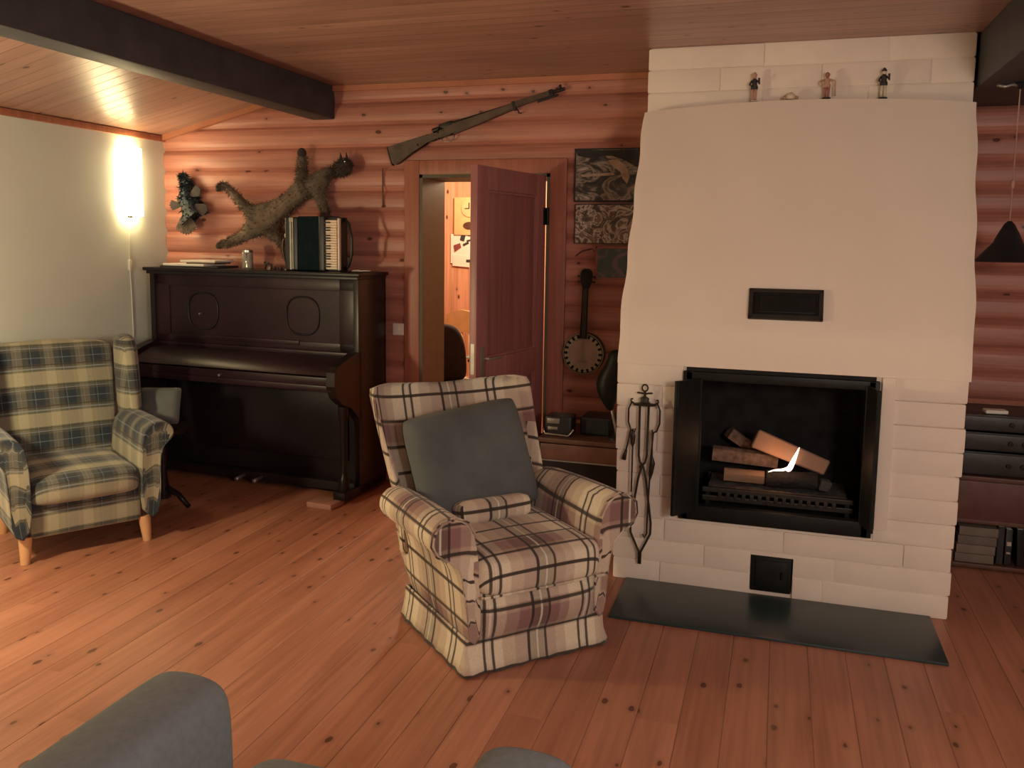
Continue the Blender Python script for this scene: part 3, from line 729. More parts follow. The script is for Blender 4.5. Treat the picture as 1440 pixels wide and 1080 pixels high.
b = MB(); b.box(-.158, -.146, -.090, -.07, .006, .32, .002); b.box(-.138, -.132, -.092, -.08, .01, .315, .001); b.box(-.16, -.13, -.093, -.08, .295, .322, .003); b.build('chrome_strip', 'dullmetal', ac)
b = MB()
for i in range(9):
    x0 = -.105 + i * .0165; b.loft([[(x0, -.068, .012), (x0, -.068, .318), (x0, .085, .318), (x0, .085, .012)], [(x0 + .00825, -.086, .004), (x0 + .00825, -.086, .330), (x0 + .00825, .10, .330), (x0 + .00825, .10, .004)], [(x0 + .0165, -.068, .012), (x0 + .0165, -.068, .318), (x0 + .0165, .085, .318), (x0 + .0165, .085, .012)]])
b.build('bellows', 'teal', ac)
b = MB(); b.box(.043, .085, -.09, .10, 0, .335, .012, 3); b.build('treble_box', 'black', ac, ang=40)
b = MB(); b.box(.052, .175, -.060, .03, 0, .325, .006); b.build('keyboard_body', 'black', ac, ang=40)
nk = 19
for i in range(nk):
    z0 = .014 + i * .0155; b = MB(); b.box(.068, .160, -.074, -.058, z0, z0 + .0143, .002, 1); o = b.build('white_key', 'ivory', ac)
z = 0
for i in range(nk - 1):
    if i % 7 in (2, 6): continue
    z0 = .014 + (i + 1) * .0155 - .004; b = MB(); b.box(.066, .118, -.086, -.070, z0, z0 + .008, .002, 1); b.build('black_key', 'black', ac)
b = MB(); b.box(.164, .176, -.072, -.05, .01, .318, .003); b.build('edge_strip', 'ivory', ac, ang=40)
b = MB(); b.tube([(.175, -.01, .315), (.21, -.02, .29), (.235, -.03, .2), (.23, -.02, .1), (.2, -.01, .03), (.175, .0, .02)], .010, 6)
b.build('shoulder_strap', 'black', ac, smooth=True)
b = MB(); b.grid(lambda u, v: (-.05 + .10 * u, -.02 + .05 * v, .006 + .010 * abs(mn.noise(Vector((u * 7, v * 4, 1))))), 10, 6); o = b.build('crumpled_tissue', 'paper', solid=.004); o.location = (-2.40, 4.66, PT); tag(o, 'small crumpled white tissue at the right end of the piano top', 'tissue')

# ================================================================== WALL PIECES
def tufts(b, surf, n, ln, wd, rng, droop=(0, 0, -.4)):
    """short tapered hair tufts over a list of (point, normal)"""
    for _ in range(n):
        p, nr = rng.choice(surf); p = p + Vector((rng.uniform(-1, 1), rng.uniform(-1, 1), rng.uniform(-1, 1))) * .006
        d = (nr + Vector((rng.uniform(-.8, .8), 0, rng.uniform(-.8, .8))) + Vector(droop)).normalized() * ln * rng.uniform(.5, 1.2)
        sd = d.cross(Vector((rng.uniform(-1, 1), rng.uniform(-1, 1), rng.uniform(-1, 1)))).normalized() * wd
        v = [b.bm.verts.new(q) for q in (p - sd, p + sd, p + d)]; b.bm.faces.new(v)
def skin(name, verts, edges, radii, mat, parent, sub=2, flat=1.0):
    me = bpy.data.meshes.new(name); me.from_pydata([Vector(v) for v in verts], edges, []); me.update()
    o = bpy.data.objects.new(name, me); C.objects.link(o); o.parent = parent
    md = o.modifiers.new('skin', 'SKIN')
    for i, r_ in enumerate(radii):
        me.skin_vertices[0].data[i].radius = (r_, r_ * flat) if not isinstance(r_, tuple) else r_
    me.skin_vertices[0].data[0].use_root = True
    sb = o.modifiers.new('sub', 'SUBSURF'); sb.levels = sub; sb.render_levels = sub
    me.materials.append(M[mat] if isinstance(mat, str) else mat)
    # bake so that the surface can carry fur and survive as plain mesh
    dg = bpy.context.evaluated_depsgraph_get(); ev = o.evaluated_get(dg)
    me2 = bpy.data.meshes.new_from_object(ev, depsgraph=dg); o.modifiers.clear(); o.data = me2
    for p in me2.polygons: p.use_smooth = True
    if not me2.materials: me2.materials.append(M[mat])
    return o
# long-haired wild cat skin / mount stretched up the wall
X0 = -3.05; Z0 = 1.74
ly = thing('mounted_lynx', 'stuffed grey brown lynx mounted climbing up the log wall above the piano', 'mounted animal', (X0, WY - .085, Z0))
V = [(-.03, 0, 0), (.10, 0, .09), (.22, 0, .17), (.30, 0, .215), (.37, -.01, .24),      # spine: 0..4 neck
     (-.14, 0, -.06), (-.24, 0, -.14),                                                   # 5,6 rump
     (.13, 0, .22), (.135, -.005, .29), (.138, -.01, .335),                              # raised foreleg 7..9
     (.25, 0, .08), (.285, 0, .01), (.31, -.01, -.05),                                   # other foreleg 10..12
     (-.28, 0, .00), (-.36, 0, .08), (-.415, -.01, .135), (-.455, -.01, .155), (-.485, -.01, .13),  # up-curled left limb 13..17
     (-.33, 0, -.19), (-.41, 0, -.215), (-.475, -.01, -.24),                             # hind leg left 18..20
     (-.12, 0, -.15), (-.04, 0, -.20), (.0, 0, -.26), (.015, -.01, -.315)]               # hind leg right 21..24
E = [(0, 1), (1, 2), (2, 3), (3, 4), (0, 5), (5, 6), (1, 7), (7, 8), (8, 9), (2, 10), (10, 11), (11, 12), (5, 13), (13, 14), (14, 15), (15, 16), (16, 17), (6, 18), (18, 19), (19, 20), (5, 21), (21, 22), (22, 23), (23, 24)]
Rr = [.075, .078, .075, .058, .045, .080, .075, .045, .034, .036, .042, .032, .026, .045, .036, .026, .020, .016, .045, .036, .026, .052, .036, .020, .018]
body = skin('body', V, E, [(r_ * 1.0, r_ * .75) for r_ in Rr], 'fur', ly)
rg = random.Random(5)
surf = [(v.co.copy(), v.normal.copy()) for v in body.data.vertices if v.normal.y < .6]
b = MB(); tufts(b, surf, 5200, .022, .0022, rg, droop=(-.35, 0, -.35)); b.build('fur', 'fur', ly, norm=False)
hd = skin('head', [(.385, -.01, .235), (.425, -.02, .245), (.455, -.035, .262), (.49, -.045, .275)], [(0, 1), (1, 2), (2, 3)], [.045, .056, .046, .026], 'furdark', ly)
surf = [(v.co.copy(), v.normal.copy()) for v in hd.data.vertices]
b = MB(); tufts(b, surf, 900, .022, .002, rg, droop=(-.3, 0, -.4)); b.build('head_fur', 'furdark', ly, norm=False)
for dx in (-.018, .022):
    b = MB(); b.tube([(.43 + dx, -.01, .285), (.428 + dx, -.012, .318), (.425 + dx, -.012, .345)], [.014, .008, .002], 8); b.build('ear', 'furdark', ly, smooth=True)
b = MB(); b.lathe([(.001, -.007), (.007, 0), (.001, .007)], c=(.472, -.076, .282), n=10); b.build('eye', 'chrome', ly, smooth=True)
for i, (px_, pz_, r_, dxx, dz) in enumerate(((.138, .350, .036, 0, .03), (-.487, .125, .020, -.004, -.02), (.315, -.062, .026, .01, -.02), (-.490, -.245, .028, -.02, -.01))):
    b = MB(); b.tube([(px_ - dxx, -.012, pz_ - dz), (px_, -.018, pz_), (px_ + dxx, -.016, pz_ + dz)], [r_ * .8, r_, r_ * .45], 10); o = b.build('paw', 'furdark', ly, sub=1)
# mounted bird
bd = thing('mounted_bird', 'mounted dark blue green bird with a brown fan hung near the wall corner', 'mounted bird', (-3.79, WY - .065, 1.76))
body = skin('body', [(0, 0, -.03), (-.005, 0, .05), (-.02, 0, .11), (-.03, 0, .17), (-.045, -.01, .205), (.03, 0, -.07)], [(0, 1), (1, 2), (2, 3), (3, 4), (0, 5)], [.072, .062, .034, .026, .024, .052], 'feather', bd)
surf = [(v.co.copy(), v.normal.copy()) for v in body.data.vertices if v.normal.y < .7]
b = MB(); tufts(b, surf, 700, .030, .006, rg, droop=(.1, 0, -.5)); b.build('plumage', 'feather', bd, norm=False)
def feathers(b, o_, a0, a1, n, L, wd, yy=-.035):
    for i in range(n):
        a = math.radians(a0 + (a1 - a0) * i / max(1, n - 1)); d = Vector((math.cos(a), 0, math.sin(a))); s_ = Vector((-d.z, 0, d.x)) * wd
        o3 = Vector(o_); l_ = L * (1 - .12 * abs(2 * i / max(1, n - 1) - 1)); y_ = Vector((0, yy + .0015 * i, 0))
        pts = [o3 + y_, o3 + d * l_ * .4 + s_ + y_, o3 + d * l_ * .9 + s_ * .8 + y_, o3 + d * l_ + y_, o3 + d * l_ * .9 - s_ * .8 + y_, o3 + d * l_ * .4 - s_ + y_]
        a_ = [b.bm.verts.new(q) for q in pts]; c_ = [b.bm.verts.new(q + Vector((0, .003, 0))) for q in pts]
        b.bm.faces.new(a_); b.bm.faces.new(c_[::-1])
        for k_ in range(6): b.bm.faces.new((a_[k_], c_[k_], c_[(k_ + 1) % 6], a_[(k_ + 1) % 6]))
b = MB(); feathers(b, (.03, -.01, .06), 5, 50, 6, .105, .010); b.build('wing', 'featherbrown', bd)
b = MB(); feathers(b, (.03, -.01, .0), -30, 0, 7, .15, .010); b.build('wing', 'featherbrown', bd)
b = MB(); feathers(b, (-.03, -.01, .0), 160, 200, 5, .10, .009); b.build('wing', 'featherbrown', bd)
b = MB(); feathers(b, (.0, -.02, -.05), -120, -50, 10, .15, .013); b.build('tail_fan', plain('mottled_tail_feathers', (.075, .052, .04), .8, var=.7, scale=40), bd)
b = MB(); b.tube([(-.045, -.012, .205), (-.062, -.02, .196), (-.075, -.024, .182)], [.014, .010, .002], 8); b.build('beak', 'oldwood', bd, smooth=True)
# rifle
rf = thing('rifle', 'old bolt action military rifle hung slanting above the door', 'rifle', (-1.78, WY - .045, 2.243)); rf.rotation_euler = (0, math.radians(-16.2), 0)
L0 = -.575
def RP(pts): return [(x + L0, z) for x, z in pts]
b = MB(); b.prism(RP([(0, .035), (.26, .030), (.33, .012), (.375, .030), (.42, .040), (.84, .037), (.84, .005), (.60, -.012), (.44, -.020), (.38, -.012), (.33, -.020), (.26, -.012), (.03, -.085), (.0, -.07)]), -.02, .02)
bmesh.ops.bevel(b.bm, geom=list(b.bm.edges), offset=.006, segments=2, affect='EDGES'); b.build('stock', 'riflewood', rf, ang=40)
b = MB(); b.prism(RP([(-.004, .036), (.003, .036), (.003, -.082), (-.004, -.068)]), -.019, .019); b.build('butt_plate', 'riflemetal', rf)
b = MB(); b.tube([(.42 + L0, 0, .042), (.84 + L0, 0, .030), (1.155 + L0, 0, .022)], [.014, .012, .010], 12); b.build('barrel', 'riflemetal', rf, ang=40)
b = MB(); b.prism(RP([(.84, .046), (1.08, .038), (1.08, .010), (.84, .010)]), -.015, .015); bmesh.ops.bevel(b.bm, geom=list(b.bm.edges), offset=.005, segments=2, affect='EDGES'); b.build('fore_end', 'riflewood', rf, ang=40)
b = MB(); b.tube([(.31 + L0, 0, .040), (.45 + L0, 0, .046)], .014, 10); b.box(.36 + L0, .44 + L0, -.016, .016, .034, .062, .004); b.tube([(.36 + L0, -.01, .045), (.36 + L0, -.04, .03), (.36 + L0, -.055, .015)], .006); b.lathe([(.001, -.009), (.009, 0), (.001, .009)], c=(.36 + L0, -.057, .012), n=8); b.build('bolt', 'riflemetal', rf, ang=40)
b = MB(); b.tube([(.35 + L0, 0, -.012), (.36 + L0, 0, -.045), (.40 + L0, 0, -.052), (.43 + L0, 0, -.040), (.44 + L0, 0, -.018)], .004, 6); b.build('trigger_guard', 'dullmetal', rf, smooth=True)
b = MB(); b.box(1.125 + L0, 1.14 + L0, -.006, .006, .028, .052, .002); b.box(1.06 + L0, 1.085 + L0, -.017, .017, .005, .042, .003); b.box(.83 + L0, .85 + L0, -.018, .018, -.004, .048, .003); b.box(.98 + L0, 1.11 + L0, -.008, .008, -.004, .008, .002); b.build('sights_and_bands', 'riflemetal', rf)
for x in (.2, .86):
    b = MB(); b.tube([(x + L0, .045, -.02), (x + L0, -.01, -.028), (x + L0, -.026, -.01)], .004); o = b.build('wall_peg', 'riflemetal', rf)
# thin stick
t_ = thing('wooden_stick', 'thin brown wooden rod hanging upright on the log wall left of the door', 'rod', (-2.389, WY - .024, 1.76))
b = MB(); b.tube([(0, 0, .0), (0, 0, .232)], .0045, 8); b.build('rod', 'oldwood', t_); b = MB(); b.lathe([(.001, 0), (.009, .008), (.009, .014), (.001, .02)], c=(0, 0, -.012), n=10); b.build('knob', 'oldwood', t_, smooth=True)
# light switch
sw = thing('light_switch', 'white plastic wall switch plate beside the piano', 'switch', (-2.285, WY - .016, .99))
b = MB(); b.box(-.038, .038, -.010, .006, -.038, .038, .004); b.build('plate', 'white', sw, ang=40)
b = MB(); b.box(-.022, .022, -.015, -.009, -.022, .022, .003); b.build('rocker', 'white', sw, ang=40)

# pictures between door and fireplace: procedural photo surfaces, the upper two with painted glare
def photo_mat(name, stops, sx, sz, scale, dist=3.0):
    k = NT(name); p = k.xyz(); nd = k.n('ShaderNodeTexNoise'); nd.inputs['Scale'].default_value = scale; nd.inputs['Detail'].default_value = 4; nd.inputs['Distortion'].default_value = dist
    k.put(nd.inputs['Vector'], k.comb(k.math('MULTIPLY', p[0], sx), 0.0, k.math('MULTIPLY', p[2], sz)))
    c, _ = k.ramp(nd.outputs['Fac'], stops); k.col(c); k.rough(.25); return k.m
M['ph1'] = photo_mat('photo_print_grey_glare', [(.32, (.012, .013, .014)), (.44, (.06, .055, .05)), (.50, (.36, .29, .23)), (.56, (.08, .07, .06)), (.66, (.60, .52, .44))], 1, 1.7, 6, 1.5)  # grey print; its pale stops are brightened as painted glare
M['ph2'] = photo_mat('photo_print_brown_glare', [(.30, (.03, .02, .018)), (.43, (.13, .08, .06)), (.50, (.62, .54, .44)), (.56, (.10, .07, .05)), (.68, (.45, .26, .21))], 1.2, 1.2, 9, 2.0)  # brown print, with gloss glare painted into the pale stops
M['ph3'] = photo_mat('photo_print_green', [(.30, (.03, .06, .04)), (.45, (.05, .07, .07)), (.55, (.18, .12, .14)), (.65, (.06, .09, .05)), (.75, (.30, .22, .2))], 1, 1.2, 8, 1.2)
def framed(label, x0, x1, z0, z1, mat, frame, name='picture', inset=.008):
    t_ = thing(name, label, 'picture', ((x0 + x1) / 2, WY - .030, z0)); w_, h_ = (x1 - x0) / 2, z1 - z0
    b = MB(); b.box(-w_ + inset, w_ - inset, -.002, .016, inset, h_ - inset); b.build('print', mat, t_)
    b = MB()
    for (xa, xb, za, zb) in ((-w_, -w_ + inset, 0, h_), (w_ - inset, w_, 0, h_), (-w_, w_, 0, inset), (-w_, w_, h_ - inset, h_)): b.box(xa, xb, -.005, .018, za, zb, .001, 1)
    b.build('border', frame, t_)
    return t_
f1 = framed('large black and grey photo poster, topmost beside the chimney', -1.165, -.79, 1.785, 2.088, 'ph1', 'paperdark', 'poster')
# shapes in the poster: dark sky band, pale arching figure, bright horizontal streak
b = MB(); b.prism([(-.18, .292), (.18, .292), (.18, .19), (.10, .235), (.02, .262), (-.09, .245), (-.17, .262)], -.0045, -.002); b.build('dark_sky', 'paperdark', f1)
b = MB(); b.prism([(.01, .235), (.06, .24), (.115, .20), (.135, .14), (.12, .10), (.095, .13), (.08, .17), (.035, .20)], -.0055, -.002); b.prism([(-.15, .155), (.04, .165), (.05, .150), (-.14, .142)], -.0055, -.002); b.build('pale_figure', plain('poster_pale', (.42, .30, .21), .4, var=.3, scale=30), f1)
framed('glossy brown and white photo collage, the middle one beside the chimney', -1.157, -.80, 1.545, 1.772, 'ph2', 'riflemetal', 'poster', .004)
framed('small green tinted picture with pale border hung lowest by the chimney', -1.03, -.80, 1.338, 1.53, 'ph3', 'fred', 'poster', .012)
b = MB(); b.tube([(-1.15, WY - .018, 1.47), (-1.11, WY - .03, 1.50), (-1.05, WY - .03, 1.515), (-1.04, WY - .02, 1.50)], [.003, .005, .004, .002], 8); o = b.build('antler_twig', 'oldwood', smooth=True); tag(o, 'small curved dark twig on the log wall left of the green picture', 'twig')

# banjo
bj = thing('banjo', 'old round banjo with a pale skin head hung on the log wall', 'banjo', (-1.077, WY - .07, .905)); bj.rotation_euler = (0, math.radians(1.2), 0)
def disc(prof, mat_, name, parent, ang_=40, n=48):
    b = MB(); b.lathe(prof, n=n, mat=R('X', 90)); return b.build(name, mat_, parent, ang=ang_)
disc([(.118, -.045), (.122, -.04), (.122, .018), (.112, .022), (.112, .012), (.10, .010), (.10, -.045)], 'furdark', 'rim', bj)
disc([(.001, .008), (.084, .008), (.084, .016), (.001, .017)], 'plasterdrum', 'drum_head', bj)
disc([(.084, .014), (.086, .020), (.120, .020), (.122, .014)], 'dullmetal', 'tension_hoop', bj)
bj.children[-1].data.materials[0] = plain('aged_nickel_hoop', (.40, .35, .27), .4, metal=.35, var=.12)
for i in range(20):
    a = 2 * PI * i / 20; b = MB(); b.box(-.007, .007, -.027, -.012, -.010, .010, .003, 1, R('Y', math.degrees(a)) @ T(0, 0, .102)); b.build('bracket', 'iron', bj)
b = MB(); b.loft([[(-w_, -.032, z), (w_, -.032, z), (w_ * .8, -.008, z), (-w_ * .8, -.008, z)] for z, w_ in ((.09, .022), (.25, .019), (.385, .017))]); b.build('neck', 'iron', bj)
b = MB(); b.prism([(-.018, .38), (-.028, .41), (-.036, .44), (-.034, .475), (-.018, .495), (.018, .495), (.034, .475), (.036, .44), (.028, .41), (.018, .38)], -.026, -.006); bmesh.ops.bevel(b.bm, geom=list(b.bm.edges), offset=.004, segments=2, affect='EDGES'); b.build('headstock', 'iron', bj, ang=40)
for i in range(4):
    s_ = -1 if i % 2 else 1; b = MB(); b.tube([(s_ * .03, -.016, .42 + .03 * (i // 2)), (s_ * .052, -.016, .42 + .03 * (i // 2))], .005, 8); b.build('tuning_peg', 'furdark', bj)
b = MB()
for i in range(4): b.tube([(-.009 + .006 * i, -.030, -.045), (-.008 + .0055 * i, -.036, .38)], .0006, 4)
b.box(-.028, .028, -.030, -.016, -.050, -.043, .001); b.build('strings_and_bridge', 'dullmetal', bj)
b = MB(); b.tube([(0, .05, .47), (0, -.03, .475)], .004); b.build('hanger', 'iron', bj)

# low cabinet with radio, amplifier, lamp
cb = thing('low_cabinet', 'dark low wooden cabinet between the door and the fireplace', 'cabinet', (-.95, 4.62, 0))
b = MB(); b.box(-.26, .25, -.22, .22, .475, .50, .004); b.build('top', 'oldwood', cb, ang=40)
b = MB(); b.box(-.25, .24, -.20, .21, .03, .475); b.build('body', 'piano_side', cb)
b = MB(); b.box(-.245, .235, -.222, -.195, .385, .470, .004); o = b.build('drawer', plain('reddish_brown_drawer', (.13, .05, .034), .45, var=.25), cb, ang=40)
b = MB(); b.box(-.245, .235, -.218, -.195, .05, .375, .004); b.build('door_panel', 'piano_side', cb, ang=40)
b = MB(); b.box(-.25, .24, -.225, -.20, .376, .384, .002); b.build('metal_strip', 'dullmetal', cb)
rd = thing('cassette_radio', 'small black radio with chrome trim on the low cabinet', 'radio', (-1.115, 4.52, .50))
b = MB(); b.box(-.075, .075, -.06, .06, 0, .11, .012, 3); b.build('case', 'black', rd, ang=40)
b = MB(); b.tube([(-.082, -.068, .045), (-.068, -.075, .014), (.062, -.075, .008), (.09, -.07, .045)], .006, 8); b.build('chrome_trim', 'chrome', rd, smooth=True)
b = MB(); b.box(-.06, .01, -.066, -.058, .070, .098, .003); b.build('dial', 'dullmetal', rd, ang=40)
b = MB(); b.box(-.055, .0, -.066, -.058, .035, .052, .003); b.build('button_row', 'dullmetal', rd, ang=40)
am = thing('black_box_speaker', 'plain black boxy speaker on the low cabinet beside the radio', 'speaker', (-.91, 4.63, .50))
b = MB(); b.box(-.10, .07, -.09, .10, 0, .10, .01, 3); b.build('case', 'black', am, ang=40)
b = MB(); b.box(-.09, .06, -.095, -.088, .012, .088, .003); b.build('grille', 'blackcloth', am, ang=40)
dl = thing('desk_lamp', 'black hooded desk lamp bending over the low cabinet near the chimney', 'lamp', (-.80, 4.50, .50))
b = MB(); b.lathe([(.045, 0), (.045, .012), (.012, .02)], n=20); b.build('base', 'black', dl, ang=40)
b = MB(); b.tube([(0, 0, .015), (-.005, 0, .06), (-.02, 0, .12), (-.035, 0, .19)], .008, 10); b.build('arm', 'dullmetal', dl, smooth=True)
b = MB(); b.loft([[(cx + rx * math.cos(a), ry * math.sin(a), z) for a in [2 * PI * q / 16 for q in range(16)]] for z, cx, rx, ry in ((.15, -.035, .015, .02), (.20, -.045, .035, .04), (.25, -.055, .058, .06), (.30, -.055, .066, .06), (.35, -.045, .062, .055), (.39, -.03, .050, .05), (.43, -.015, .045, .04), (.49, -.01, .040, .035))]); b.build('hood', 'iron', dl, sub=1)
t_ = thing('glass_bottle', 'dark blue small bottle with a pale label right of the desk lamp base', 'bottle', (-.735, 4.46, .50))
b = MB(); b.lathe([(.022, 0), (.023, .004), (.023, .055), (.010, .07), (.010, .085)], n=16); b.build('bottle_body', plain('dark_blue_glass', (.012, .02, .035), .15), t_, ang=40)
b = MB(); b.lathe([(.0235, .010), (.0236, .018)], n=16); b.build('bottle_label', 'dullmetal', t_)

# ================================================================== ROOM BEYOND
ck = thing('wall_clock', 'pale wooden wall clock with a round dial in the next room', 'clock', (-2.665, 7.245, 1.60))
b = MB(); b.box(-.13, .16, -.03, 0, .0, .335, .01); b.build('case', 'palewood', ck, ang=40)
b = MB(); b.lathe([(.001, .03), (.075, .03), (.075, .042), (.06, .044), (.001, .040)], n=32, mat=T(.02, 0, .235) @ R('X', 90)); o = b.build('dial', plain('yellowed_dial', (.62, .52, .28), .5), ck, ang=40)
b = MB(); b.box(.017, .023, -.050, -.043, .235, .285); b.box(-.02, .02, -.050, -.043, .232, .238); b.build('hands', 'iron', o)
b = MB(); b.lathe([(.001, .03), (.045, .03), (.045, .038), (.001, .04)], n=24, mat=T(.02, 0, .085) @ Matrix.Diagonal((1.3, 1, .75, 1)) @ R('X', 90)); b.build('lower_window', 'oldwood', ck, ang=40)
nb = thing('pinned_papers', 'white sheets of paper with dark pictures pinned in the next room', 'papers', (-2.70, 7.24, 1.34))
b = MB(); b.box(-.13, .03, -.006, 0, .01, .27); b.box(.0, .16, -.009, -.003, .05, .25); b.box(-.11, .05, -.012, -.006, -.02, .08, .0, 1, T(0, 0, 0) @ R('Y', 4)); b.build('sheets', 'paper', nb)
b = MB(); b.box(-.095, -.055, -.014, -.005, .20, .26, 0, 1, R('Y', 15)); b.box(.065, .12, -.014, -.008, .15, .17, 0, 1, R('Y', -25)); b.box(.06, .13, -.014, -.008, .195, .21, 0, 1, R('Y', -10)); b.box(.02, .08, -.014, -.005, .02, .045); b.build('black_drawings', 'paperdark', nb)
b = MB(); b.prism([(-.10, .17), (-.04, .19), (-.03, .15), (-.09, .11)], -.014, -.005); b.build('red_drawing', 'paperred', nb)
ch = thing('wooden_chair', 'pale yellow wooden chair with a spindle back in the next room', 'chair', (-2.42, 6.45, 0))
b = MB(); b.loft([[(-.22 + .44 * i / 10, -.012 + s_[0], .80 + s_[1] + .10 * math.sin(PI * i / 10) * (1 if s_[1] > .02 else .25)) for s_ in ((0, 0), (.024, 0), (.024, .10), (0, .10))] for i in range(11)]); b.build('top_rail', 'palewood', ch, ang=40)
for i in range(7):
    b = MB(); b.tube([(-.19 + .063 * i, 0, .45), (-.19 + .063 * i, 0, .82)], .009, 8); b.build('spindle', 'palewood', ch, smooth=True)
b = MB(); b.box(-.22, .22, -.40, .02, .43, .46, .01); b.build('seat', 'palewood', ch, ang=40)
for sx in (-.19, .19):
    for sy in (-.36, 0): b = MB(); b.tube([(sx, sy, .44), (sx * 1.1, sy, 0)], [.02, .014]); b.build('leg', 'palewood', ch, smooth=True)
jk = thing('office_chair', 'dark office chair with a rounded back seen through the doorway', 'chair', (-2.44, 5.95, 0))
b = MB(); b.loft([[(-.26 * w_ , -.04, z), (-.28 * w_, .0, z), (-.24 * w_, .05, z), (.16 * w_ + .03, .05, z), (.25 * w_, .0, z), (.23 * w_, -.04, z)] for z, w_ in ((.48, 1.0), (.60, 1.04), (.75, 1.0), (.85, .88), (.91, .68), (.935, .40))]); b.build('backrest', 'blackcloth', jk, sub=2)
b = MB(); b.box(-.24, .24, -.45, .0, .42, .50, .03, 3); b.build('seat', 'blackcloth', jk, ang=40)
b = MB(); b.tube([(0, -.2, .08), (0, -.2, .43)], .025); b.build('column', 'iron', jk)
for i in range(5):
    a = 2 * PI * i / 5; b = MB(); b.tube([(0, -.2, .09), (.27 * math.cos(a), -.2 + .27 * math.sin(a), .04)], [.02, .014]); b.lathe([(.001, 0), (.02, .004), (.02, .036), (.001, .04)], c=(.27 * math.cos(a), -.2 + .27 * math.sin(a), 0), n=10); b.build('foot', 'iron', jk, smooth=True)
dk = thing('side_table', 'small white table with clutter beside the office chair in the next room', 'table', (-2.08, 6.02, 0))
b = MB(); b.box(-.12, .12, -.12, .12, .52, .54, .004); b.build('table_top', 'white', dk, ang=40)
for sx in (-.10, .10):
    for sy in (-.10, .10): b = MB(); b.box(sx - .012, sx + .012, sy - .012, sy + .012, 0, .52); b.build('leg', 'white', dk)
def blob(name, label, cat, x, y, z, rx, rz_, mat, seed=0):
    b = MB(); b.lathe([(rx * .6, 0), (rx, rz_ * .25), (rx * .95, rz_ * .6), (rx * .5, rz_ * .9), (.002, rz_)], n=16)
    for v in b.bm.verts: v.co += Vector((mn.noise(v.co * 18 + Vector((seed, 0, 0))), mn.noise(v.co * 18 + Vector((0, seed, 0))), 0)) * rx * .4
    o = b.build(name, mat, smooth=True); o.location = (x, y, z); return tag(o, label, cat)
blob('crumpled_bag', 'white crumpled bag on the small table in the next room', 'bag', -2.12, 6.0, .541, .055, .12, 'paper', 1)
blob('red_bag', 'dull red bundle on the small table in the next room', 'bag', -2.02, 5.97, .541, .035, .08, 'paperred', 4)
b = MB(); b.box(-.06, .06, -.05, .05, 0, .02, .006); b.lathe([(.045, .02), (.05, .03), (.03, .05), (.002, .055)], n=14); o = b.build('dark_cap', 'blackcloth', ang=40); o.location = (-2.13, 6.0, .655); tag(o, 'dark cap lying on the white bag in the next room', 'cap')

# ================================================================== LEFT WALL LAMP
lm = thing('wall_lamp', 'glowing white paper wall lamp on the left white wall', 'lamp', (LX, 4.61, 1.68))
b = MB(); sec = []
for z in (0, .03, .22, .40, .43):
    sec.append([(.004 + .075 * math.sin(a), -.095 * math.cos(a), z) for a in [PI * q / 14 for q in range(15)]])
b.loft(sec, closed=False, caps=False); b.build('shade', 'lampshade', lm, smooth=True, solid=.003)
b = MB(); b.box(0, .012, -.03, .03, .1, .4, .003); b.build('back_plate', 'white', lm)
b = MB(); b.box(0, .02, -.012, .012, -.012, .01, .003); b.build('foot_clip', 'iron', lm)
cd = thing('lamp_cord', 'white lamp cord with inline switch hanging down the left wall', 'cord', (LX + .010, 4.60, .0))
b = MB(); b.tube([(0, .0, 1.67), (.0, -.006, 1.50), (0, -.012, 1.38), (0, -.004, 1.2), (0, -.0, .95), (0, -.006, .80)], .0035, 6); b.build('cable', 'white', cd, smooth=True)
b = MB(); b.box(-.008, .012, -.022, .002, 1.33, 1.40, .005); b.build('inline_switch', 'white', cd, ang=40)

# ================================================================== RIGHT NOOK
pl = thing('pendant_lamp', 'black cone pendant lamp hanging from the dark beam on the right', 'lamp', (.955, 4.3, 1.49))
b = MB(); b.lathe([(.128, 0), (.130, .004), (.06, .085), (.045, .12), (.022, .165), (.008, .18), (.006, .17), (.03, .12), (.05, .085), (.122, .002)], n=40); b.build('shade', 'black', pl, ang=50)
b = MB(); b.tube([(0, 0, .17), (0, 0, .772)], .0028, 6); b.build('cord', plain('pale_pink_cord', (.45, .28, .22), .6), pl)
b = MB(); b.lathe([(.004, 0), (.008, .005), (.008, .035), (.004, .04)], c=(0, 0, .32), n=10); b.build('cord_connector', 'fskin', pl, smooth=True)
b = MB(); b.lathe([(.03, .77), (.032, .765), (.02, .75), (.004, .745)], n=16); b.build('ceiling_cap', 'black', pl, ang=40)
b = MB(); b.tube([(0, 0, 0), (.03, -.01, -.01), (.06, 0, .0), (.09, .01, -.006)], .008, 6); o = b.build('clip_holder', 'dullmetal', smooth=True); o.location = (.86, 4.28, 2.254); tag(o, 'small metal clip under the dark beam by the pendant cord', 'clip')
sh = thing('shelf_unit', 'dark brown low shelf unit right of the fireplace', 'shelf', (1.25, 4.70, 0))
b = MB()
b.box(-.40, .45, -.20, .20, .44, .462, .003); b.build('top_board', 'oldwood', sh, ang=40)
b = MB(); b.box(-.40, .45, -.205, -.185, .25, .44, .003); b.build('drawer_front', plain('dull_red_brown_board', (.10, .035, .028), .5, var=.25), sh, ang=40)
b = MB(); b.box(-.40, .45, -.20, .20, .23, .25, .003); b.build('middle_board', 'oldwood', sh, ang=40)
b = MB(); b.box(-.40, .45, -.20, .20, .01, .03, .003); b.build('bottom_board', 'oldwood', sh, ang=40)
for x in (-.40, .43): b = MB(); b.box(x, x + .02, -.20, .20, 0, .46, .002); b.build('side_board', 'oldwood', sh, ang=40)
b = MB(); b.box(-.40, .45, .185, .20, .0, .46); b.build('back_board', 'piano_side', sh)
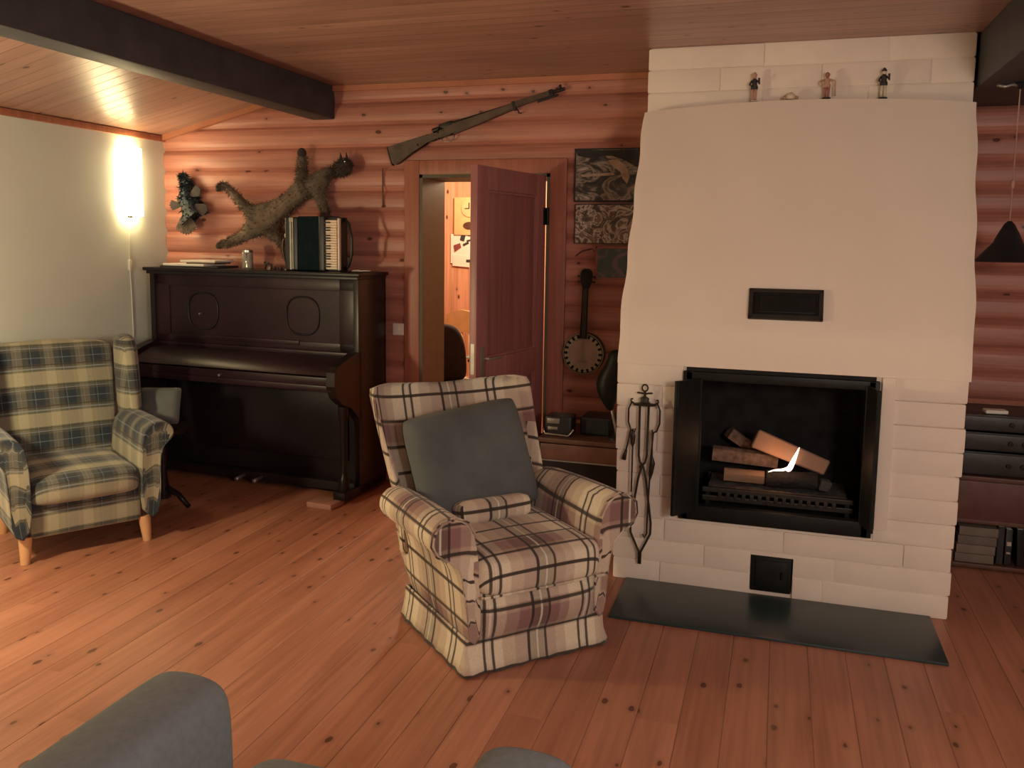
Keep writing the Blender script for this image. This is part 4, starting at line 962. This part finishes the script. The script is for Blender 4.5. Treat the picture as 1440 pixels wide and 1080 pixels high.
for i, (z0, h_, lab) in enumerate(((.462, .12, 'black stereo receiver, bottom one of the stack right of the fireplace'), (.582, .095, 'black stereo deck in the middle of the stack right of the fireplace'), (.677, .085, 'black stereo player, topmost of the stack right of the fireplace'))):
    st = thing('stereo_component', lab, 'stereo', (1.10, 4.69, z0))
    b = MB(); b.box(-.24, .24, -.17, .17, .006, h_ - .003, .004); b.build('case', 'black', st, ang=40)
    b = MB(); b.box(-.235, .235, -.178, -.168, .012, h_ - .010, .003); b.build('front_panel', 'riflemetal', st, ang=40)
    b = MB()
    for q in range(3): b.lathe([(.001, .0), (.012, 0), (.011, .014), (.001, .015)], n=14, mat=T(-.02 + q * .06, -.176, h_ * .5) @ R('X', 90))
    b.build('knobs', 'iron', st, ang=40)
    b = MB(); b.box(-.235, .235, -.181, -.176, h_ - .008, h_ - .004); b.build('trim_line', 'riflemetal', st)
b = MB(); b.box(-.05, .05, -.03, .03, 0, .018, .006); o = b.build('folded_paper', 'paper', ang=40); o.location = (1.02, 4.58, .762); o.rotation_euler = (0, 0, .1); tag(o, 'small crumpled white paper lying on the topmost stereo', 'paper')
for i in range(4):
    b = MB(); b.box(-.085, .085, -.12, .12, 0, .043, .003); o = b.build('magazine_stack', 'featherbrown', ang=40); M_ = plain('grey_brown_covers_%s' % 'abcd'[i], ((.16, .13, .10), (.19, .15, .12), (.14, .115, .09), (.17, .14, .11))[i], .7); o.data.materials.clear(); o.data.materials.append(M_)
    o.location = (.965 + .004 * i, 4.635, .031 + i * .0445); tag(o, ('lowest', 'second lowest', 'third', 'top')[i] + ' grey brown magazine pack in the pile at the shelf bottom', 'magazines')
for i, (x, mt, lab, tl, h_) in enumerate(((1.075, 'paperdark', 'black upright book next to the magazine pile', 0, .19), (1.11, 'riflemetal', 'second dark upright book with silver spine marks', 0, .18), (1.165, 'piano_side', 'dark book standing between the silver one and the pale one', -3, .185), (1.235, 'ivory', 'pale leaning booklet on the bottom shelf', -14, .17), (1.285, 'oldwood', 'brown leaning book right of the pale booklet', -14, .17))):
    t_ = thing('book', lab, 'book', (x, 4.62, .031)); t_.rotation_euler = (0, math.radians(tl), 0)
    b = MB(); w_ = .014 if i != 3 else .006; b.box(-w_, w_, -.10, .08, 0.004, h_, .002); b.build('cover', mt, t_, ang=40)
    b = MB(); b.box(-w_ + .003, w_ - .003, -.095, .082, h_ - .003, h_ + .001); b.build('pages', 'paper', t_)
    if i == 1:
        b = MB(); b.box(-.010, .010, -.103, -.099, .10, .12); b.box(-.008, .008, -.103, -.099, .06, .07); b.build('spine_marks', 'chrome', t_)

# ================================================================== ARMCHAIRS
def rbox(b, x0, x1, y0, y1, z0, z1, puff=.0, n=6):
    """rounded cushion block: even grid on a rounded box, crowned top and bottom"""
    r = bmesh.ops.create_cube(b.bm, size=2.0); es = list({e for v in r['verts'] for e in v.link_edges})
    old = set(b.bm.verts) - set(r['verts'])
    bmesh.ops.subdivide_edges(b.bm, edges=es, cuts=9, use_grid_fill=True)
    h = Vector(((x1 - x0) / 2, (y1 - y0) / 2, (z1 - z0) / 2)); rad = min(h) * .72; c = Vector(((x0 + x1) / 2, (y0 + y1) / 2, (z0 + z1) / 2))
    for v in b.bm.verts:
        if v in old: continue
        p = v.co.copy(); bul = 1 + puff * (1 - p.x * p.x) * (1 - p.y * p.y) * 1.6
        q = Vector([p[i_] * h[i_] for i_ in range(3)])
        # pull grid lines towards the edges so that the rounding is well sampled
        inner = Vector([max(-(h[i_] - rad), min(h[i_] - rad, q[i_])) for i_ in range(3)]); d = q - inner
        if d.length > 1e-7: q = inner + d.normalized() * min(rad, max(abs(d[0]), abs(d[1]), abs(d[2])))
        q.z *= bul; q.y += -.012 * (1 - p.x * p.x) * max(0, -p.y); v.co = q + c

def mirror(sec, sgn): return [(sgn * x, z) for x, z in sec]

def chair_skirted(loc, rot):
    t_ = thing('plaid_armchair', 'red and cream plaid wing armchair with skirt standing before the fireplace', 'armchair', (*loc, 0), rot)
    P = 'plaidA'
    # base box
    b = MB(); b.box(-.285, .285, -.27, .25, .11, .30, .02, 2); b.build('base', P, t_, uv=True, ang=50)
    # skirt: flared strip with pleats at the corners
    b = MB(); path = []
    def seg(p, q, n):
        for i in range(n): path.append((p[0] + (q[0] - p[0]) * i / n, p[1] + (q[1] - p[1]) * i / n))
    c = [(-.290, -.305), (.290, -.305), (.300, .26), (-.300, .26)]
    for i in range(4): seg(c[i], c[(i + 1) % 4], 16)
    secs = []; N = len(path)
    for z, fl in ((.135, 0), (.09, .004), (.045, .012), (.004, .022)):
        sec = []
        for i, (x, y) in enumerate(path):
            j = i % 16; d = min(j, 16 - j); amp = (.012 if d < 2 else .004) * (1 - z / .135)
            wob = amp * math.sin(i * 2.3) ; r_ = 1 + (fl + wob) / .30
            sec.append((x * r_, y * r_, z + (.004 * math.sin(i * 1.1) if z < .02 else 0)))
        secs.append(sec)
    b.loft(secs, caps=False); b.build('skirt', P, t_, uv=True, solid=.006, smooth=True)
    # front apron, bulging
    b = MB(); b.grid(lambda u, v: (-.245 + .49 * u, -.300 - .035 * math.sin(PI * min(1, v * 1.0)) * (1 - abs(2 * u - 1) ** 6) , .125 + .175 * v), 14, 8); b.build('front_apron', P, t_, uv=True, solid=.02, smooth=True)
    # seat cushion
    b = MB(); rbox(b, -.262, .262, -.365, .24, .285, .440, .10); b.build('seat_cushion', P, t_, uv='drape', sub=1)
    b = MB(); b.tube([(-.255, -.345, .30), (-.255, -.368, .305), (0, -.372, .305), (.255, -.368, .305), (.255, -.345, .30)], .005, 6); b.build('piping', M['plaidA'], t_, uv=True, smooth=True)
    # arms
    for s_ in (-1, 1):
        base = [(.235, .11), (.245, .30), (.25, .43), (.262, .515), (.295, .573), (.345, .598), (.395, .587), (.430, .550), (.436, .505), (.415, .465), (.375, .440), (.335, .41), (.315, .34), (.303, .24), (.296, .11)]
        secs = []
        for y, k_, dz in ((-.318, .80, 0), (-.326, .93, .0), (-.312, 1.0, .0), (-.20, 1.0, .0), (.0, .98, -.004), (.18, .93, -.010), (.33, .86, -.02)):
            cx, cz = .335, .50; sec = []
            for x, z in base:
                if z > .42: xx = cx + (x - cx) * k_; zz_ = cz + (z - cz) * k_ + dz
                else:
                    w2 = (z - .11) / .31; mid = .265; kk = .86 if y < -.316 else 1
                    xx = mid + (x - mid) * kk + (0) ; zz_ = z
                sec.append((s_ * xx, y, zz_))
            secs.append(sec if s_ > 0 else sec[::-1])
        b = MB(); b.loft(secs); o = b.build('arm', P, t_, uv='arm', sub=1)
        # welted seam around the roll
        b = MB(); b.tube([(s_ * (cx + (x - cx) * 1.0), -.318, cz + (z - cz) * 1.0) for x, z in base[3:11]], .004, 6); b.build('arm_welt', P, o, uv=True, smooth=True)
    # back: one curved shell with wings
    def backpt(u, v):
        q = 2 * u - 1; z = .26 + .665 * v
        hw = .325 + .052 * v ** 1.2
        x = q * hw - .022 * v
        yb = .235 + .275 * v
        wing = (abs(q) ** 6) * (.175 - .06 * v) * min(1, .1 + v / .32)
        ztop = z + (.070 * abs(q) ** 2.4 - .012) * v ** 3
        return (x, yb - wing, ztop)
    b = MB(); nu, nv = 20, 14
    th = .085
    front = [[backpt(i / nu, j / nv) for i in range(nu + 1)] for j in range(nv + 1)]
    def bk(p, q): return (p[0] * 1.03, p[1] + th * (1 - .25 * abs(q) ** 3), p[2] - .02)
    secs = []
    for j in range(nv + 1):
        row = front[j]; back_ = [bk(row[i], 2 * i / nu - 1) for i in range(nu, -1, -1)]
        secs.append(row + back_)
    b.loft(secs); o = b.build('backrest', P, t_, uv='lean', sub=1)
    return t_
A_C, A_T = (-1.02, 3.17), math.radians(45.6)
chA = chair_skirted(A_C, A_T)
def in_chair(o, c, th, lx, lyy, lz, rx=0, rz=0, ry=0):
    cs, sn = math.cos(th), math.sin(th)
    o.location = (c[0] + cs * lx - sn * lyy, c[1] + sn * lx + cs * lyy, lz)
    o.rotation_euler = Euler((rx, ry, 0)).to_matrix().to_4x4().to_euler(); 
    o.matrix_world = Matrix.Translation(o.location) @ Matrix.Rotation(th + rz, 4, 'Z') @ Matrix.Rotation(ry, 4, 'Y') @ Matrix.Rotation(rx, 4, 'X')
b = MB(); b.pillow(.545, .475, .165, 26, pinch=.03); o = b.build('grey_cushion', 'cushion', sub=2); tag(o, 'large plain grey cushion leaning on the back of the red plaid armchair', 'cushion')
in_chair(o, A_C, A_T, -.035, .20, .640, math.radians(-20), 0, math.radians(-7))
b = MB(); rbox(b, -.165, .165, -.055, .055, -.045, .045, .05); o = b.build('bolster_cushion', 'plaidA', uv=True, sub=1); tag(o, 'small plaid bolster pillow on the seat in front of the grey cushion', 'cushion')
in_chair(o, A_C, A_T, -.015, .045, .480, math.radians(-12), math.radians(2))

def chair_wing(loc, rot):
    t_ = thing('wing_armchair', 'navy and beige plaid wing armchair with wooden legs by the white wall', 'armchair', (*loc, 0), rot)
    P = 'plaidB'
    b = MB(); b.box(-.25, .25, -.315, .28, .118, .30, .02, 3); b.build('base', P, t_, uv=True, ang=50)
    b = MB(); rbox(b, -.252, .252, -.355, .24, .27, .405, .12); b.build('seat_cushion', P, t_, uv='drape', sub=1)
    for s_ in (-1, 1):
        base = [(.242, .125), (.245, .38), (.250, .52), (.268, .585), (.305, .618), (.352, .625), (.398, .606), (.418, .570), (.412, .535), (.385, .512), (.358, .49), (.346, .42), (.342, .28), (.335, .125)]
        secs = []
        for y, k_ in ((-.352, .86), (-.362, .95), (-.345, 1), (-.15, 1), (.05, .96), (.30, .88)):
            cx, cz = .335, .555; sec = []
            for x, z in base:
                if z > .5: xx, zz_ = cx + (x - cx) * k_, cz + (z - cz) * k_
                else: xx, zz_ = .29 + (x - .29) * (.9 if y < -.35 else 1), z
                sec.append((s_ * xx, y, zz_))
            secs.append(sec if s_ > 0 else sec[::-1])
        b = MB(); b.loft(secs); b.build('arm', P, t_, uv='arm', sub=1)
        # wing
        secs = []
        for z, y0, hw in ((.50, .03, .050), (.62, .055, .056), (.78, .11, .060), (.92, .15, .060), (.985, .19, .052), (1.005, .25, .036)):
            x = .350 + .035 * (z - .5); y1 = .27 + (z - .3) * .20 - .005
            secs.append([(s_ * (x + hw * math.cos(a)), (y0 + y1) / 2 - (y1 - y0) / 2 * math.sin(a), z) for a in [2 * PI * q / 12 for q in range(12)]])
        b = MB(); b.loft(secs); b.build('wing', P, t_, uv=True, sub=1)
        for yy in (-.29, .24):
            b = MB(); b.tube([(s_ * .270, yy, .13), (s_ * .278, yy - (.012 if yy < 0 else -.02), 0)], [.031, .020], 14); b.build('leg', 'legwood', t_, ang=50)
    # back
    def bp(u, v, th=0):
        q = 2 * u - 1; z = .28 + .70 * v
        return (q * (.300 + .050 * v), .205 + .215 * v - .03 * math.sin(PI * v) * (1 - q * q) + th, z + .012 * (1 - q * q) * v)
    secs = []
    for j in range(11):
        v = j / 10; rnd = 1
        secs.append([bp(i / 12, v) for i in range(13)] + [bp(i / 12, v, .075) for i in range(12, -1, -1)])
    b = MB(); b.loft(secs); b.build('backrest', P, t_, uv='lean', sub=1)
    return t_
chair_wing((-3.445, 3.455), math.radians(57.1))

# stool with a grey cushion in the shadow behind the navy chair
st = thing('piano_stool', 'dark round wooden stool in shadow between the navy armchair and the piano', 'stool', (-3.34, 4.02, 0))
b = MB(); b.lathe([(.001, .44), (.15, .44), (.16, .45), (.16, .47), (.001, .475)], n=28); b.build('seat', 'piano_side', st, ang=40)
b = MB(); b.lathe([(.03, .05), (.03, .12), (.02, .2), (.028, .3), (.02, .44)], n=16); b.build('column', 'piano_side', st, ang=40)
for i in range(3):
    a = 2 * PI * i / 3; b = MB(); b.tube([(0, 0, .12), (.1 * math.cos(a), .1 * math.sin(a), .08), (.17 * math.cos(a), .17 * math.sin(a), .014)], [.02, .016, .014]); b.build('foot', 'piano_side', st, smooth=True)
b = MB(); b.pillow(.24, .22, .09, 12); o = b.build('stool_cushion', 'cushion', sub=1); o.location = (-3.33, 4.0, .595); o.rotation_euler = (math.radians(-20), 0, math.radians(20)); tag(o, 'small greenish grey cushion behind the right arm of the navy armchair', 'cushion')

# foreground grey armchair seen from behind the seat
gc = thing('grey_armchair', 'grey upholstered armchair cut off at the bottom edge of the picture', 'armchair', (-.75, 1.0, 0))
def arm(xc, dy=0):
    secs = []
    hw = .106
    prof = [(-1, .06), (-1, .30), (-1.0, .50), (-.95, .59), (-.75, .632), (-.3, .645), (.3, .645), (.78, .634), (.97, .60), (1.0, .50), (1, .30), (1, .06)]
    for y, k_, zt in ((.44, .92, -.02), (.45, .99, -.004), (.40, 1.0, 0), (.20, 1.0, 0), (0, 1.0, 0), (-.45, 1.0, -.005), (-.50, .95, -.01)):
        secs.append([(xc + x * hw * k_, y + dy, z + (zt if z > .45 else 0)) for x, z in prof])
    b = MB(); b.loft(secs); return b.build('arm', 'greycloth', gc, sub=2)
arm(-.400); arm(.355, -.035)
b = MB(); rbox(b, -.285, .240, -.35, .52, .30, .464, .05); b.build('seat_cushion', 'greycloth', gc, sub=1)
b = MB(); b.box(-.27, .24, -.45, .40, .06, .31, .02, 3); b.build('base', 'greycloth', gc, ang=50)
b = MB(); rbox(b, -.50, .47, -.62, -.44, .10, .74, .03); b.build('backrest', 'greycloth', gc, sub=1)
for sx in (-.42, .39):
    for sy in (-.5, .36): b = MB(); b.tube([(sx, sy, .07), (sx, sy, 0)], [.025, .02]); b.build('leg', 'legwood', gc)
